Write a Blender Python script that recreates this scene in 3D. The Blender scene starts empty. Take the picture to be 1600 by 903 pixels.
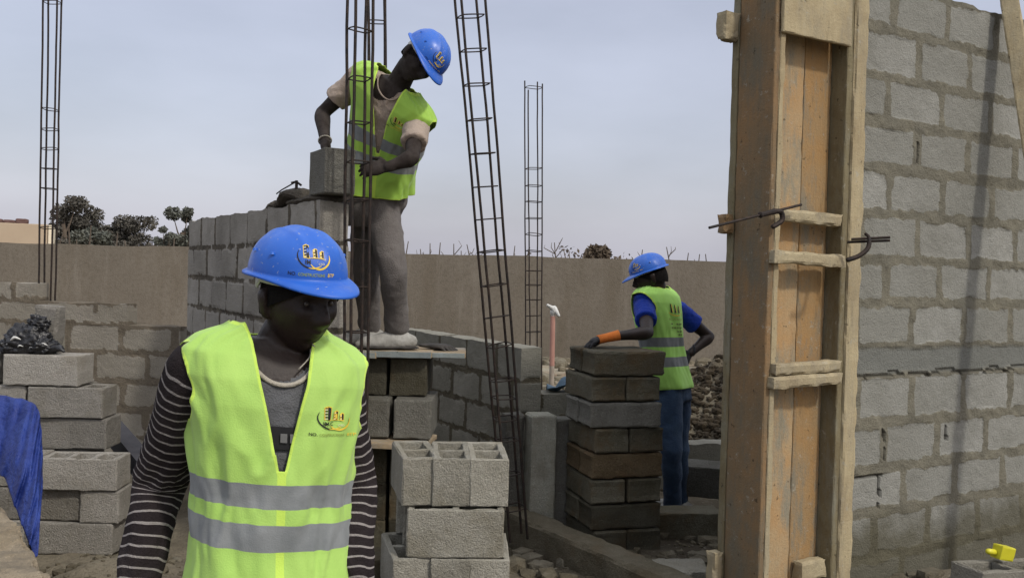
import bpy, math, random
import numpy as np
from mathutils import Vector, Matrix

random.seed(7)
SC = bpy.context.scene
COL = SC.collection

# ------------------------------------------------------------------ camera
FPX = 1450.0
PITCH, ROLL = math.radians(0.93), math.radians(1.55)
CAM = np.array([0.0, 0.0, 1.70])
_F = np.array([0, math.cos(PITCH), -math.sin(PITCH)])
_R0 = np.array([1.0, 0, 0]); _U0 = np.array([0, math.sin(PITCH), math.cos(PITCH)])
_R = _R0 * math.cos(ROLL) + _U0 * math.sin(ROLL)
_U = _U0 * math.cos(ROLL) - _R0 * math.sin(ROLL)
cd = bpy.data.cameras.new('camera'); cam = bpy.data.objects.new('camera', cd); COL.objects.link(cam)
cd.sensor_width = 36; cd.lens = 36 * FPX / 1600; cd.clip_start = 0.05; cd.clip_end = 2000
cam.matrix_world = Matrix(((_R[0], _U[0], -_F[0], CAM[0]), (_R[1], _U[1], -_F[1], CAM[1]), (_R[2], _U[2], -_F[2], CAM[2]), (0, 0, 0, 1)))
SC.camera = cam

# ------------------------------------------------------------------ sky and sun
SUN_TRAVEL = Vector((-0.62, 0.62, -0.86)).normalized()
SUN_STRENGTH, SUN_ANGLE, EXPO = 1.7, 4.0, 0.14
w = bpy.data.worlds.new('World'); SC.world = w; w.use_nodes = True
nt = w.node_tree; nt.nodes.clear()
def N(t, **k):
    n = nt.nodes.new(t)
    for a, b in k.items(): setattr(n, a, b)
    return n
sky = N('ShaderNodeTexSky', sky_type='NISHITA', sun_disc=False)
sky.sun_elevation = math.asin(-SUN_TRAVEL.z); sky.sun_rotation = math.atan2(-SUN_TRAVEL.x, -SUN_TRAVEL.y)
sky.air_density = 1.2; sky.dust_density = 4.0
bg1 = N('ShaderNodeBackground'); bg1.inputs[1].default_value = 0.05
nt.links.new(sky.outputs[0], bg1.inputs[0])
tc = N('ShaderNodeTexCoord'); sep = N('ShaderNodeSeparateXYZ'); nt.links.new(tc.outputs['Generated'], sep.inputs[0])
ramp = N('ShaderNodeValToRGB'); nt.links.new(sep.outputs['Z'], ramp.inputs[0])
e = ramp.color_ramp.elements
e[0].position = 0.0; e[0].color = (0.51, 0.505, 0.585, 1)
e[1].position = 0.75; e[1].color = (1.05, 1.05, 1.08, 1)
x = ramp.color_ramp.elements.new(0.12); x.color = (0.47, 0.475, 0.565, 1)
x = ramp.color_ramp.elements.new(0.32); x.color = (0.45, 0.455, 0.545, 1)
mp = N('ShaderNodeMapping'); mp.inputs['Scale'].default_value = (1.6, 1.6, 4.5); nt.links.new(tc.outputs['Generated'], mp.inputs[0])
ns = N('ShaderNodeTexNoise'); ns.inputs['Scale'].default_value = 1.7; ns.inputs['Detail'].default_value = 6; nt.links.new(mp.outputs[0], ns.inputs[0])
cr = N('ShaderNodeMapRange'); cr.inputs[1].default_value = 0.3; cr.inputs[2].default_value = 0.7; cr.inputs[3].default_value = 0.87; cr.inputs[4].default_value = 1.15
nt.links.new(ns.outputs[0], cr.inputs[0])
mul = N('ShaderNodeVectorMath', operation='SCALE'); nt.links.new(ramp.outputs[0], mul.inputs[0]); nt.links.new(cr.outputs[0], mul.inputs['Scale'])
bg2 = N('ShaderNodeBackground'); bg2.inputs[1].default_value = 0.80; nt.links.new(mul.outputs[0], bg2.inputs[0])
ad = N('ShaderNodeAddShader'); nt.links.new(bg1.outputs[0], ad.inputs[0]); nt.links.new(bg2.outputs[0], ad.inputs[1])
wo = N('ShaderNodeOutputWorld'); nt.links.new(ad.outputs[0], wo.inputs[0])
sd = bpy.data.lights.new('sun', 'SUN'); sd.energy = SUN_STRENGTH; sd.angle = math.radians(SUN_ANGLE); sd.color = (1.0, 0.95, 0.86)
so = bpy.data.objects.new('sun', sd); COL.objects.link(so); so.rotation_euler = SUN_TRAVEL.to_track_quat('-Z', 'Y').to_euler(); so.location = (3, -3, 8)
vs = SC.view_settings; vs.view_transform = 'Standard'; vs.look = 'None'; vs.exposure = EXPO; vs.gamma = 1; vs.use_curve_mapping = False
SC.cycles.use_denoising = True
SC.cycles.max_bounces = 6

# ------------------------------------------------------------------ helpers
def P(px, py, Y):
    v = _F + _R * (px - 800) / FPX - _U * (py - 451.5) / FPX
    return CAM + v * (Y / v[1])
def ZY(px, py, Y): return P(px, py, Y)[2]
A = np.array([-0.535, 0.845, 0.0]); B = np.array([0.859, 0.512, 0.0]); B /= np.linalg.norm(B)
A = np.array([-B[1], B[0], 0.0])
UP = np.array([0, 0, 1.0])
def nrm(v): v = np.asarray(v, float); return v / (np.linalg.norm(v) + 1e-12)

def _hash(ix, iy, iz, seed):
    h = (ix * 374761393 + iy * 668265263 + iz * 2147483647 + seed * 974634777) & 0xFFFFFFFF
    h = ((h ^ (h >> 13)) * 1274126177) & 0xFFFFFFFF
    h = ((h ^ (h >> 16)) * 2246822519) & 0xFFFFFFFF
    return ((h ^ (h >> 15)) & 0xFFFFFF) / float(0xFFFFFF)
def vnoise(p, seed=0):
    p = np.asarray(p, float)
    i = np.floor(p).astype(np.int64); f = p - i; f = f * f * (3 - 2 * f)
    r = 0
    for dx in (0, 1):
        wx = f[:, 0] if dx else 1 - f[:, 0]
        for dy in (0, 1):
            wy = f[:, 1] if dy else 1 - f[:, 1]
            for dz in (0, 1):
                wz = f[:, 2] if dz else 1 - f[:, 2]
                r = r + wx * wy * wz * _hash(i[:, 0] + dx, i[:, 1] + dy, i[:, 2] + dz, seed)
    return r * 2 - 1
def fbm(p, scale, oct=3, seed=0):
    p = np.asarray(p, float) * scale; r = 0; a = 1.0; t = 0
    for k in range(oct):
        r = r + a * vnoise(p + 17.3 * k, seed + k); t += a; a *= 0.5; p = p * 2.03
    return r / t
def sstep(a, b, x):
    t = np.clip((x - a) / (b - a), 0, 1); return t * t * (3 - 2 * t)

def tag(o, label=None, cat=None, group=None, kind=None):
    if label: o['label'] = label
    if cat: o['category'] = cat
    if group: o['group'] = group
    if kind: o['kind'] = kind
    return o
def wloc(o):
    r = np.zeros(3)
    while o is not None:
        r = r + np.array(o.location); o = o.parent
    return r
def thing(name, label, cat, loc, group=None):
    o = bpy.data.objects.new(name, None); COL.objects.link(o); o.location = tuple(map(float, loc)); o.empty_display_size = 0.1
    return tag(o, label, cat, group)
def mk(name, verts, faces, mat, parent=None, origin=None, smooth=False, attrs=None, uv=None, matidx=None):
    """verts in world space; the object's origin is `origin` (top level) or its parent's place"""
    verts = np.asarray(verts, float)
    if parent is not None: org = wloc(parent)
    elif origin is not None: org = np.asarray(origin, float)
    else: org = np.array([(verts[:, 0].min() + verts[:, 0].max()) / 2, (verts[:, 1].min() + verts[:, 1].max()) / 2, verts[:, 2].min()])
    me = bpy.data.meshes.new(name)
    me.from_pydata((verts - org).tolist(), [], [list(map(int, f)) for f in faces])
    for m in (mat if isinstance(mat, (list, tuple)) else [mat]): me.materials.append(m)
    if smooth: me.polygons.foreach_set('use_smooth', [True] * len(me.polygons))
    if matidx is not None: me.polygons.foreach_set('material_index', list(map(int, matidx)))
    if attrs:
        for k, v in attrs.items():
            at = me.attributes.new(k, 'FLOAT', 'POINT'); at.data.foreach_set('value', np.asarray(v, float))
    me.update()
    o = bpy.data.objects.new(name, me); COL.objects.link(o)
    if parent is not None: o.parent = parent
    else: o.location = tuple(org)
    return o

class MB:
    def __init__(s): s.v = []; s.f = []; s.n = 0
    def add(s, v, f):
        v = np.asarray(v, float); s.v.append(v)
        for q in f: s.f.append([int(i) + s.n for i in q])
        s.n += len(v); return s
    def verts(s): return np.concatenate(s.v)

def lattice(xs, ys, zs, solid):
    """surface quads of a set of solid cells; returns verts, faces, lattice indices, summed normals"""
    nx, ny, nz = solid.shape
    pad = np.zeros((nx + 2, ny + 2, nz + 2), bool); pad[1:-1, 1:-1, 1:-1] = solid
    quads = []; nor = []
    def code(i, j, k): return (i * (ny + 1) + j) * (nz + 1) + k
    specs = [((1, 0, 0), [(1, 0, 0), (1, 1, 0), (1, 1, 1), (1, 0, 1)]), ((-1, 0, 0), [(0, 0, 0), (0, 0, 1), (0, 1, 1), (0, 1, 0)]),
             ((0, 1, 0), [(0, 1, 0), (0, 1, 1), (1, 1, 1), (1, 1, 0)]), ((0, -1, 0), [(0, 0, 0), (1, 0, 0), (1, 0, 1), (0, 0, 1)]),
             ((0, 0, 1), [(0, 0, 1), (1, 0, 1), (1, 1, 1), (0, 1, 1)]), ((0, 0, -1), [(0, 0, 0), (0, 1, 0), (1, 1, 0), (1, 0, 0)])]
    for d, cs in specs:
        nb = pad[1 + d[0]:nx + 1 + d[0], 1 + d[1]:ny + 1 + d[1], 1 + d[2]:nz + 1 + d[2]]
        i, j, k = np.nonzero(solid & ~nb)
        quads.append(np.stack([code(i + c[0], j + c[1], k + c[2]) for c in cs], 1)); nor.append(np.tile(d, (len(i), 1)))
    q = np.concatenate(quads); nn = np.concatenate(nor).astype(float)
    u, inv = np.unique(q, return_inverse=True); inv = inv.reshape(q.shape)
    vn = np.zeros((len(u), 3))
    for c in range(4): np.add.at(vn, inv[:, c], nn)
    vn = np.sign(np.round(vn, 3))
    k = u % (nz + 1); j = (u // (nz + 1)) % (ny + 1); i = u // ((nz + 1) * (ny + 1))
    v = np.stack([np.asarray(xs)[i], np.asarray(ys)[j], np.asarray(zs)[k]], 1).astype(float)
    return v, inv, vn

def rbox(size, res=0.03, amp=0.0015, edge=0.004, seed=0, nscale=14, caps=None):
    """rough box centred in x,y with its bottom at z=0: worn edges, uneven faces"""
    sx, sy, sz = size
    def lin(a, b):
        q = np.linspace(a, b, max(2, int(round((b - a) / res))) + 1); g_ = edge * 1.6 + .001
        if q[1] - q[0] > g_ * 1.5: q = np.concatenate([[a, a + g_], q[1:-1], [b - g_, b]])
        return q
    ax = [lin(-sx / 2, sx / 2), lin(-sy / 2, sy / 2), lin(0, sz)]
    v, f, n = lattice(*ax, np.ones((len(ax[0]) - 1, len(ax[1]) - 1, len(ax[2]) - 1), bool))
    k = np.abs(n).sum(1)
    nz_ = fbm(v + seed * 3.1, nscale, 3, seed)
    v = v + n * (nz_ * amp)[:, None]
    chip = np.clip(fbm(v + 9 + seed, nscale * 1.6, 2, seed + 5) + 0.25, 0, 1)
    v = v - n * ((k >= 2) * (edge * 0.35 + edge * 1.6 * chip) / np.maximum(k, 1) ** 0.5)[:, None]
    return v, f
def place(v, c, ex, ey, ez):
    return np.asarray(c) + v[:, :1] * np.asarray(ex) + v[:, 1:2] * np.asarray(ey) + v[:, 2:3] * np.asarray(ez)
def beam_v(p0, p1, w, t, up=UP, **k):
    """rough bar from p0 to p1, w wide across, t thick along the up side"""
    p0 = np.asarray(p0); p1 = np.asarray(p1); L = np.linalg.norm(p1 - p0); ez = (p1 - p0) / L
    ex = nrm(np.cross(ez, up)); ey = np.cross(ez, ex)
    v, f = rbox((w, t, L), **k)
    return place(v, p0, ex, ey, ez), f
def tube(pts, rad, seg=8, ref=None, caps=True, ell=None):
    pts = np.asarray(pts, float); n = len(pts)
    rad = np.full(n, rad) if np.isscalar(rad) else np.asarray(rad, float)
    T = np.gradient(pts, axis=0); T /= np.linalg.norm(T, axis=1)[:, None] + 1e-12
    if ref is None: ref = np.array([0, 0, 1.0]) if abs(T[0][2]) < 0.9 else np.array([1.0, 0, 0])
    u = nrm(ref - T[0] * np.dot(ref, T[0])); us = []
    for i in range(n):
        u = nrm(u - T[i] * np.dot(u, T[i])); us.append(u)
    us = np.array(us); vs_ = np.cross(T, us)
    ell = (1, 1) if ell is None else ell
    ea = np.full(n, ell[0]) if np.isscalar(ell[0]) else np.asarray(ell[0]); eb = np.full(n, ell[1]) if np.isscalar(ell[1]) else np.asarray(ell[1])
    if caps == 'round':
        r0, r1 = rad[0], rad[-1]
        pts = np.concatenate([[pts[0] - T[0] * r0 * .95], [pts[0] - T[0] * r0 * .6], pts, [pts[-1] + T[-1] * r1 * .6], [pts[-1] + T[-1] * r1 * .95]])
        rad = np.concatenate([[r0 * .3, r0 * .8], rad, [r1 * .8, r1 * .3]])
        us = np.concatenate([[us[0]] * 2, us, [us[-1]] * 2]); vs_ = np.concatenate([[vs_[0]] * 2, vs_, [vs_[-1]] * 2])
        ea = np.concatenate([[ea[0]] * 2, ea, [ea[-1]] * 2]); eb = np.concatenate([[eb[0]] * 2, eb, [eb[-1]] * 2]); n += 4
    a = np.linspace(0, 2 * math.pi, seg, endpoint=False)
    V = pts[:, None, :] + rad[:, None, None] * (np.cos(a)[None, :, None] * us[:, None, :] * ea[:, None, None] + np.sin(a)[None, :, None] * vs_[:, None, :] * eb[:, None, None])
    V = V.reshape(-1, 3); F = []
    for i in range(n - 1):
        for j in range(seg):
            F.append([i * seg + j, i * seg + (j + 1) % seg, (i + 1) * seg + (j + 1) % seg, (i + 1) * seg + j])
    if caps: F.append(list(range(seg))[::-1]); F.append(list(range((n - 1) * seg, n * seg)))
    return V, F
def spline(pts, n):
    pts = np.asarray(pts, float); m = len(pts)
    ext = np.vstack([2 * pts[0] - pts[1], pts, 2 * pts[-1] - pts[-2]]); out = []
    for t in np.linspace(0, m - 1, n):
        i = min(int(t), m - 2); u = t - i; p0, p1, p2, p3 = ext[i:i + 4]
        out.append(0.5 * ((2 * p1) + (-p0 + p2) * u + (2 * p0 - 5 * p1 + 4 * p2 - p3) * u * u + (-p0 + 3 * p1 - 3 * p2 + p3) * u ** 3))
    return np.array(out)

# ------------------------------------------------------------------ materials
class Mat:
    def __init__(s, name):
        s.m = bpy.data.materials.new(name); s.m.use_nodes = True; s.t = s.m.node_tree; s.b = s.t.nodes['Principled BSDF']
        s.vec = None
    def n(s, t, **k):
        q = s.t.nodes.new(t)
        for a, b in k.items(): setattr(q, a, b)
        return q
    def l(s, a, b): s.t.links.new(a, b)
    def coords(s, scale=(1, 1, 1), rnd=True):
        tc = s.n('ShaderNodeTexCoord'); mp = s.n('ShaderNodeMapping'); mp.inputs['Scale'].default_value = scale
        if rnd:
            oi = s.n('ShaderNodeObjectInfo'); m = s.n('ShaderNodeMath', operation='MULTIPLY'); m.inputs[1].default_value = 37.0
            s.l(oi.outputs['Random'], m.inputs[0]); va = s.n('ShaderNodeVectorMath', operation='ADD')
            s.l(tc.outputs['Object'], va.inputs[0]); s.l(m.outputs[0], va.inputs[1]); s.l(va.outputs[0], mp.inputs[0])
        else: s.l(tc.outputs['Object'], mp.inputs[0])
        return mp.outputs[0]
    def noise(s, vec, scale, detail=5, rough=0.6, lo=0.35, hi=0.65, dist=0.0):
        q = s.n('ShaderNodeTexNoise'); q.inputs['Scale'].default_value = scale; q.inputs['Detail'].default_value = detail; q.inputs['Roughness'].default_value = rough; q.inputs['Distortion'].default_value = dist
        s.l(vec, q.inputs[0]); r = s.n('ShaderNodeMapRange'); r.inputs[1].default_value = lo; r.inputs[2].default_value = hi; s.l(q.outputs[0], r.inputs[0])
        return r.outputs[0]
    def mix(s, f, a, b):
        q = s.n('ShaderNodeMix', data_type='RGBA')
        for sock, val in ((q.inputs[0], f), (q.inputs[6], a), (q.inputs[7], b)):
            if isinstance(val, (int, float)): sock.default_value = val
            elif isinstance(val, (tuple, list)): sock.default_value = (*val[:3], 1)
            else: s.l(val, sock)
        return q.outputs[2]
    def math(s, op, a, b=0.0):
        q = s.n('ShaderNodeMath', operation=op)
        for sock, val in ((q.inputs[0], a), (q.inputs[1], b)):
            if isinstance(val, (int, float)): sock.default_value = val
            else: s.l(val, sock)
        return q.outputs[0]
    def attr(s, name):
        q = s.n('ShaderNodeAttribute'); q.attribute_name = name; return q.outputs['Fac']
    def color(s, c):
        if isinstance(c, (tuple, list)): s.b.inputs['Base Color'].default_value = (*c[:3], 1)
        else: s.l(c, s.b.inputs['Base Color'])
    def bump(s, h, strength=0.4, dist=0.004):
        q = s.n('ShaderNodeBump'); q.inputs['Strength'].default_value = strength; q.inputs['Distance'].default_value = dist
        s.l(h, q.inputs['Height']); s.l(q.outputs[0], s.b.inputs['Normal'])
    def fin(s, rough=0.9, spec=0.3, metal=0.0):
        s.b.inputs['Roughness'].default_value = rough; s.b.inputs['Specular IOR Level'].default_value = spec; s.b.inputs['Metallic'].default_value = metal
        return s.m

def m_concrete(name, base, dark, dirt=None, spread=0.35, bump=0.8):
    m = Mat(name); v = m.coords()
    c = m.mix(m.noise(v, 5, 6, .65, .3, .7), dark, base)
    c = m.mix(m.math('MULTIPLY', m.noise(v, 160, 3, .6, .54, .70), 0.7), c, tuple(x * .35 for x in base))
    c = m.mix(m.math('MULTIPLY', m.noise(v, 95, 2, .6, .58, .7), 0.4), c, tuple(min(1, x * 1.5) for x in base))
    c = m.mix(m.math('MULTIPLY', m.noise(v, 2.3, 7, .75, .50, .62), .45), c, tuple(x * y for x, y in zip(dark, (.85, .8, .68))))
    if dirt: c = m.mix(m.noise(v, 3.1, 5, .7, .5, .68), c, dirt)
    oi = m.n('ShaderNodeObjectInfo'); br = m.n('ShaderNodeMapRange'); br.inputs[3].default_value = 1 - spread; br.inputs[4].default_value = 1 + spread * .4
    m.l(oi.outputs['Random'], br.inputs[0]); sc = m.n('ShaderNodeVectorMath', operation='SCALE'); m.l(c, sc.inputs[0]); m.l(br.outputs[0], sc.inputs['Scale'])
    m.color(sc.outputs[0])
    m.bump(m.math('ADD', m.noise(v, 130, 4, .7, .2, .8), m.noise(v, 30, 4, .7, .2, .8)), bump, .009)
    return m.fin(.95, .15)
def m_wall(name, base, dark, mortar, mortar2, extra=None):
    """blocks where the 'mortar' attribute is 0, joints where it is 1"""
    m = Mat(name); v = m.coords(rnd=False)
    rb = m.attr('blk')
    c = m.mix(m.noise(v, 4, 6, .65, .3, .7), dark, base)
    c = m.mix(m.math('MULTIPLY', rb, .85), c, dark)
    c = m.mix(m.math('MULTIPLY', m.noise(v, 150, 3, .6, .56, .72), 0.5), c, tuple(x * .4 for x in base))
    mc = m.mix(m.noise(v, 6, 6, .7, .35, .65), mortar, mortar2)
    mc = m.mix(m.math('MULTIPLY', m.noise(v, 90, 3, .7, .5, .7), .5), mc, tuple(x * .45 for x in mortar))
    mask = m.math('ADD', m.attr('mortar'), m.math('MULTIPLY', m.math('SUBTRACT', m.noise(v, 45, 4, .7, .2, .8), .5), .55))
    mr = m.n('ShaderNodeMapRange'); mr.inputs[1].default_value = .40; mr.inputs[2].default_value = .60; m.l(mask, mr.inputs[0])
    c = m.mix(mr.outputs[0], c, mc)
    c = m.mix(m.math('MULTIPLY', m.noise(v, 1.3, 4, .6, .45, .7), .35), c, tuple(x * .8 for x in mortar2))
    c = m.mix(m.math('MULTIPLY', m.attr('crack'), .8), c, (0.02, 0.018, 0.015))
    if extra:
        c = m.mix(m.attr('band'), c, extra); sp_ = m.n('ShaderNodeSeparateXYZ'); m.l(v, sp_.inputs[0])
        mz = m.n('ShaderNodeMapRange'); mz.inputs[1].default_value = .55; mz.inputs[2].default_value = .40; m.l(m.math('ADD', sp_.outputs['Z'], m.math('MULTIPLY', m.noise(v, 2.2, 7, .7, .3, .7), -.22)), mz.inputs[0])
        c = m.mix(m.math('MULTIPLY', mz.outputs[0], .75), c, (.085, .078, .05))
    m.color(c)
    m.bump(m.math('ADD', m.noise(v, 120, 4, .7, .2, .8), m.noise(v, 28, 4, .7, .2, .8)), .8, .006)
    return m.fin(.95, .12)
def m_simple(name, c1, c2, scale=8, rough=.8, spec=.3, bump=.2, bscale=60, metal=0, stretch=(1, 1, 1), spread=0.0, lo=.35, hi=.65, bd=.003):
    m = Mat(name); v = m.coords(stretch)
    c = m.mix(m.noise(v, scale, 6, .65, lo, hi), c1, c2)
    m.color(c); m.bump(m.noise(v, bscale, 4, .65, .2, .8), bump, bd)
    return m.fin(rough, spec, metal)
def m_wood(name, c1, c2, stain, grey, axis='z', gamt=.5, knots=True):
    m = Mat(name); st = {'z': (14, 14, 1.2), 'x': (1.2, 14, 14), 'y': (14, 1.2, 14)}[axis]
    v = m.coords(st); v1 = m.coords((1, 1, 1))
    grain = m.noise(v, 5, 8, .7, .25, .75, .6)
    c = m.mix(grain, c1, c2)
    c = m.mix(m.math('MULTIPLY', m.noise(v1, 3.2, 6, .7, .42, .66), .85), c, stain)
    c = m.mix(m.math('MULTIPLY', m.noise(m.coords((3, 3, .9)), 2.7, 7, .75, .48, .62), gamt), c, grey)
    c = m.mix(m.math('MULTIPLY', m.noise(v1, 38, 3, .6, .66, .72), .8), c, tuple(x * .25 for x in c1))
    c = m.mix(m.math('MULTIPLY', m.noise(v1, 24, 6, .8, .60, .66), .6), c, (.34, .33, .28))
    c = m.mix(m.math('MULTIPLY', m.noise(m.coords((2.5, 2.5, .5)), 6, 7, .8, .58, .68), .5), c, tuple(x * .4 for x in c1))
    m.color(c); m.bump(m.math('ADD', grain, m.noise(v1, 90, 4, .7, .3, .7)), .5, .003)
    return m.fin(.85, .2)

M = {}
M['block'] = m_concrete('block_concrete', (.36, .345, .295), (.245, .232, .19))
M['block_warm'] = m_concrete('block_concrete_warm', (.37, .35, .315), (.265, .25, .22))
M['block_dark'] = m_concrete('block_concrete_damp_and_shaded', (.15, .14, .105), (.088, .080, .056), (.11, .08, .045), .45)  # damp on the column; on the scaffold supports the dark tone is painted shade
M['block_brown'] = m_concrete('block_concrete_muddy', (.15, .115, .07), (.10, .07, .038), (.17, .11, .06), .2)
M['block_damp'] = m_concrete('block_concrete_dirty', (.21, .205, .18), (.13, .124, .105), None, .4)
M['mortar_wet'] = m_concrete('wet_mortar', (.12, .105, .085), (.07, .06, .048), None, .2)
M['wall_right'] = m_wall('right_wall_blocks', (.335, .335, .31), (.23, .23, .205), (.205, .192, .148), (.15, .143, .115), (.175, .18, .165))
M['wall_left'] = m_wall('shaded_wall_blocks', (.36, .34, .305), (.25, .235, .205), (.15, .13, .10), (.06, .052, .042))
M['wall_low'] = m_wall('low_wall_blocks', (.33, .305, .265), (.24, .22, .18), (.17, .145, .11), (.125, .105, .08))
M['wall_mid'] = m_wall('middle_wall_blocks', (.30, .29, .25), (.205, .198, .165), (.12, .105, .075), (.085, .075, .055))
M['steel'] = m_simple('dark_reinforcement_steel', (.018, .016, .016), (.05, .034, .026), 30, .65, .4, .4, 300, .5)
_h = Mat('blue_plastic'); _v = _h.coords()
_c = _h.mix(_h.noise(_v, 6, 4, .6, .35, .65), (.012, .095, .47), (.018, .125, .54))
_d = _h.math('MULTIPLY', _h.noise(_v, 7, 7, .8, .52, .70), .35)
_c = _h.mix(_d, _c, (.16, .20, .30)); _c = _h.mix(_h.math('MULTIPLY', _h.noise(_v, 120, 2, .5, .68, .72), .7), _c, (.32, .33, .33))
_sc = _h.noise(_h.coords((3, 40, 12)), 9, 3, .7, .66, .70); _c = _h.mix(_h.math('MULTIPLY', _sc, .35), _c, (.20, .26, .42))
_h.color(_c); _h.fin(.4, .45); _r = _h.n('ShaderNodeMapRange'); _r.inputs[3].default_value = .30; _r.inputs[4].default_value = .6; _h.l(_h.noise(_v, 11, 6, .75, .4, .65), _r.inputs[0]); _h.l(_r.outputs[0], _h.b.inputs['Roughness'])
M['helmet'] = _h.m
M['skin'] = m_simple('dark_skin', (.020, .0125, .010), (.032, .020, .016), 9, .50, .35, .25, 140)
M['skin_dusty'] = m_simple('dusty_skin', (.024, .018, .0155), (.048, .040, .036), 22, .75, .15, .3, 140)
M['hair'] = m_simple('black_hair', (.008, .007, .007), (.014, .012, .011), 60, .95, .1, .6, 400)
M['black'] = m_simple('black_print', (.010, .010, .012), (.015, .015, .017), 50, .6, .3, .0)
M['yellow'] = m_simple('yellow_print', (.75, .52, .06), (.82, .60, .08), 50, .5, .3, .0)
M['cream'] = m_simple('cream_print', (.62, .60, .45), (.66, .64, .5), 50, .6, .3, .0)
M['dimgreen'] = m_simple('olive_print', (.22, .30, .06), (.3, .35, .07), 50, .6, .3, .0)
M['plasticwhite'] = m_simple('pale_plastic', (.45, .45, .42), (.55, .55, .52), 20, .5, .4, .0)
M['eye'] = m_simple('eye_white', (.06, .05, .045), (.08, .07, .06), 20, .3, .5, .0)
# ------------------------------------------------------------------ ground
def gz(x, y):
    x = np.asarray(x, float); y = np.asarray(y, float)
    z = .17 * sstep(2.6, 4.0, y) + .43 * sstep(6.6, 8.6, y)
    def g(cx, cy, sx, sy, h): return h * np.exp(-(((x - cx) / sx) ** 2 + ((y - cy) / sy) ** 2))
    z = z + g(2.05, 8.2, .75, .9, .30) + g(3.2, 8.6, 1.2, 1.0, .35)                 # spoil heap behind the right-hand wall
    z = z + g(-1.72, 4.1, .42, .42, .22) + g(-1.25, 3.5, .35, .3, .12)
    z = z + g(2.3, 4.3, .7, .4, .22) + g(1.5, 3.9, .3, .3, .1)
    z = z - g(.5, 5.9, .5, .5, .05)
    p = np.stack([x, y, x * 0], -1).reshape(-1, 3)
    near = np.exp(-((y - 5) / 6) ** 2)
    n = fbm(p, 1.3, 4, 3).reshape(x.shape) * .06 * (near + .4) + fbm(p, 9, 3, 8).reshape(x.shape) * .022 * near
    clod = sstep(.75, 1.0, np.exp(-(((x - 2.1) / 1.6) ** 2 + ((y - 7.6) / 1.2) ** 2)) * 1.5)
    n = n + np.abs(fbm(p, 7, 3, 12)).reshape(x.shape) * .16 * clod
    return z + n
def axis_(lo, a, b, hi, st, k=1.22):
    mid = list(np.arange(a, b, st)); s = st; x = a; L = []
    while x > lo: s *= k; x -= s; L.append(x)
    s = st; x = b; Rr = [b]
    while x < hi: s *= k; x += s; Rr.append(x)
    return np.array(L[::-1] + mid + Rr)
gx = axis_(-900, -2.6, 3.6, 900, .035, 1.16); gy = axis_(-60, 2.4, 9.0, 1500, .035, 1.13)
X, Y = np.meshgrid(gx, gy, indexing='ij'); Z = gz(X, Y)
V = np.stack([X, Y, Z], -1).reshape(-1, 3); nx, ny = len(gx), len(gy)
ii, jj = np.meshgrid(np.arange(nx - 1), np.arange(ny - 1), indexing='ij'); b0 = (ii * ny + jj).ravel()
Fq = np.stack([b0, b0 + ny, b0 + ny + 1, b0 + 1], 1)
g = Mat('site_soil'); v = g.coords(rnd=False)
c = g.mix(g.noise(v, 1.7, 7, .65, .35, .65), (.085, .072, .052), (.14, .118, .085))
c = g.mix(g.noise(v, .55, 4, .6, .50, .60), c, (.235, .205, .15))
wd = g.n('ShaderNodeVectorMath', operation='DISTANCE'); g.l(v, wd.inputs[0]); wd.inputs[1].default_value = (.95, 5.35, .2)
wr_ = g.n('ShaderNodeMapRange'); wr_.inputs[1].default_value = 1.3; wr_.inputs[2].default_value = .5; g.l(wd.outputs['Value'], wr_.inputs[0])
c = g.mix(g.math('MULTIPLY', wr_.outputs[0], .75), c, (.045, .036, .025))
c = g.mix(g.math('MULTIPLY', g.noise(v, 55, 4, .7, .5, .7), .6), c, (.05, .042, .03))
c = g.mix(g.math('MULTIPLY', g.noise(v, 34, 3, .7, .6, .7), .6), c, (.24, .225, .18))
sx_ = g.n('ShaderNodeSeparateXYZ'); g.l(v, sx_.inputs[0])
far = g.n('ShaderNodeMapRange'); far.inputs[1].default_value = 8.6; far.inputs[2].default_value = 9.6; g.l(sx_.outputs['Y'], far.inputs[0])
c = g.mix(g.math('MULTIPLY', far.outputs[0], .8), c, g.mix(g.noise(v, 1.2, 6, .7, .4, .62), (.38, .34, .26), (.24, .17, .11)))
g.color(c); g.bump(g.math('ADD', g.noise(v, 60, 5, .75, .2, .8), g.noise(v, 17, 4, .7, .2, .8)), .9, .012)
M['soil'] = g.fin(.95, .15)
tag(mk('ground', V, Fq, M['soil'], origin=(0, 0, 0), smooth=True), kind='structure')

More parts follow.
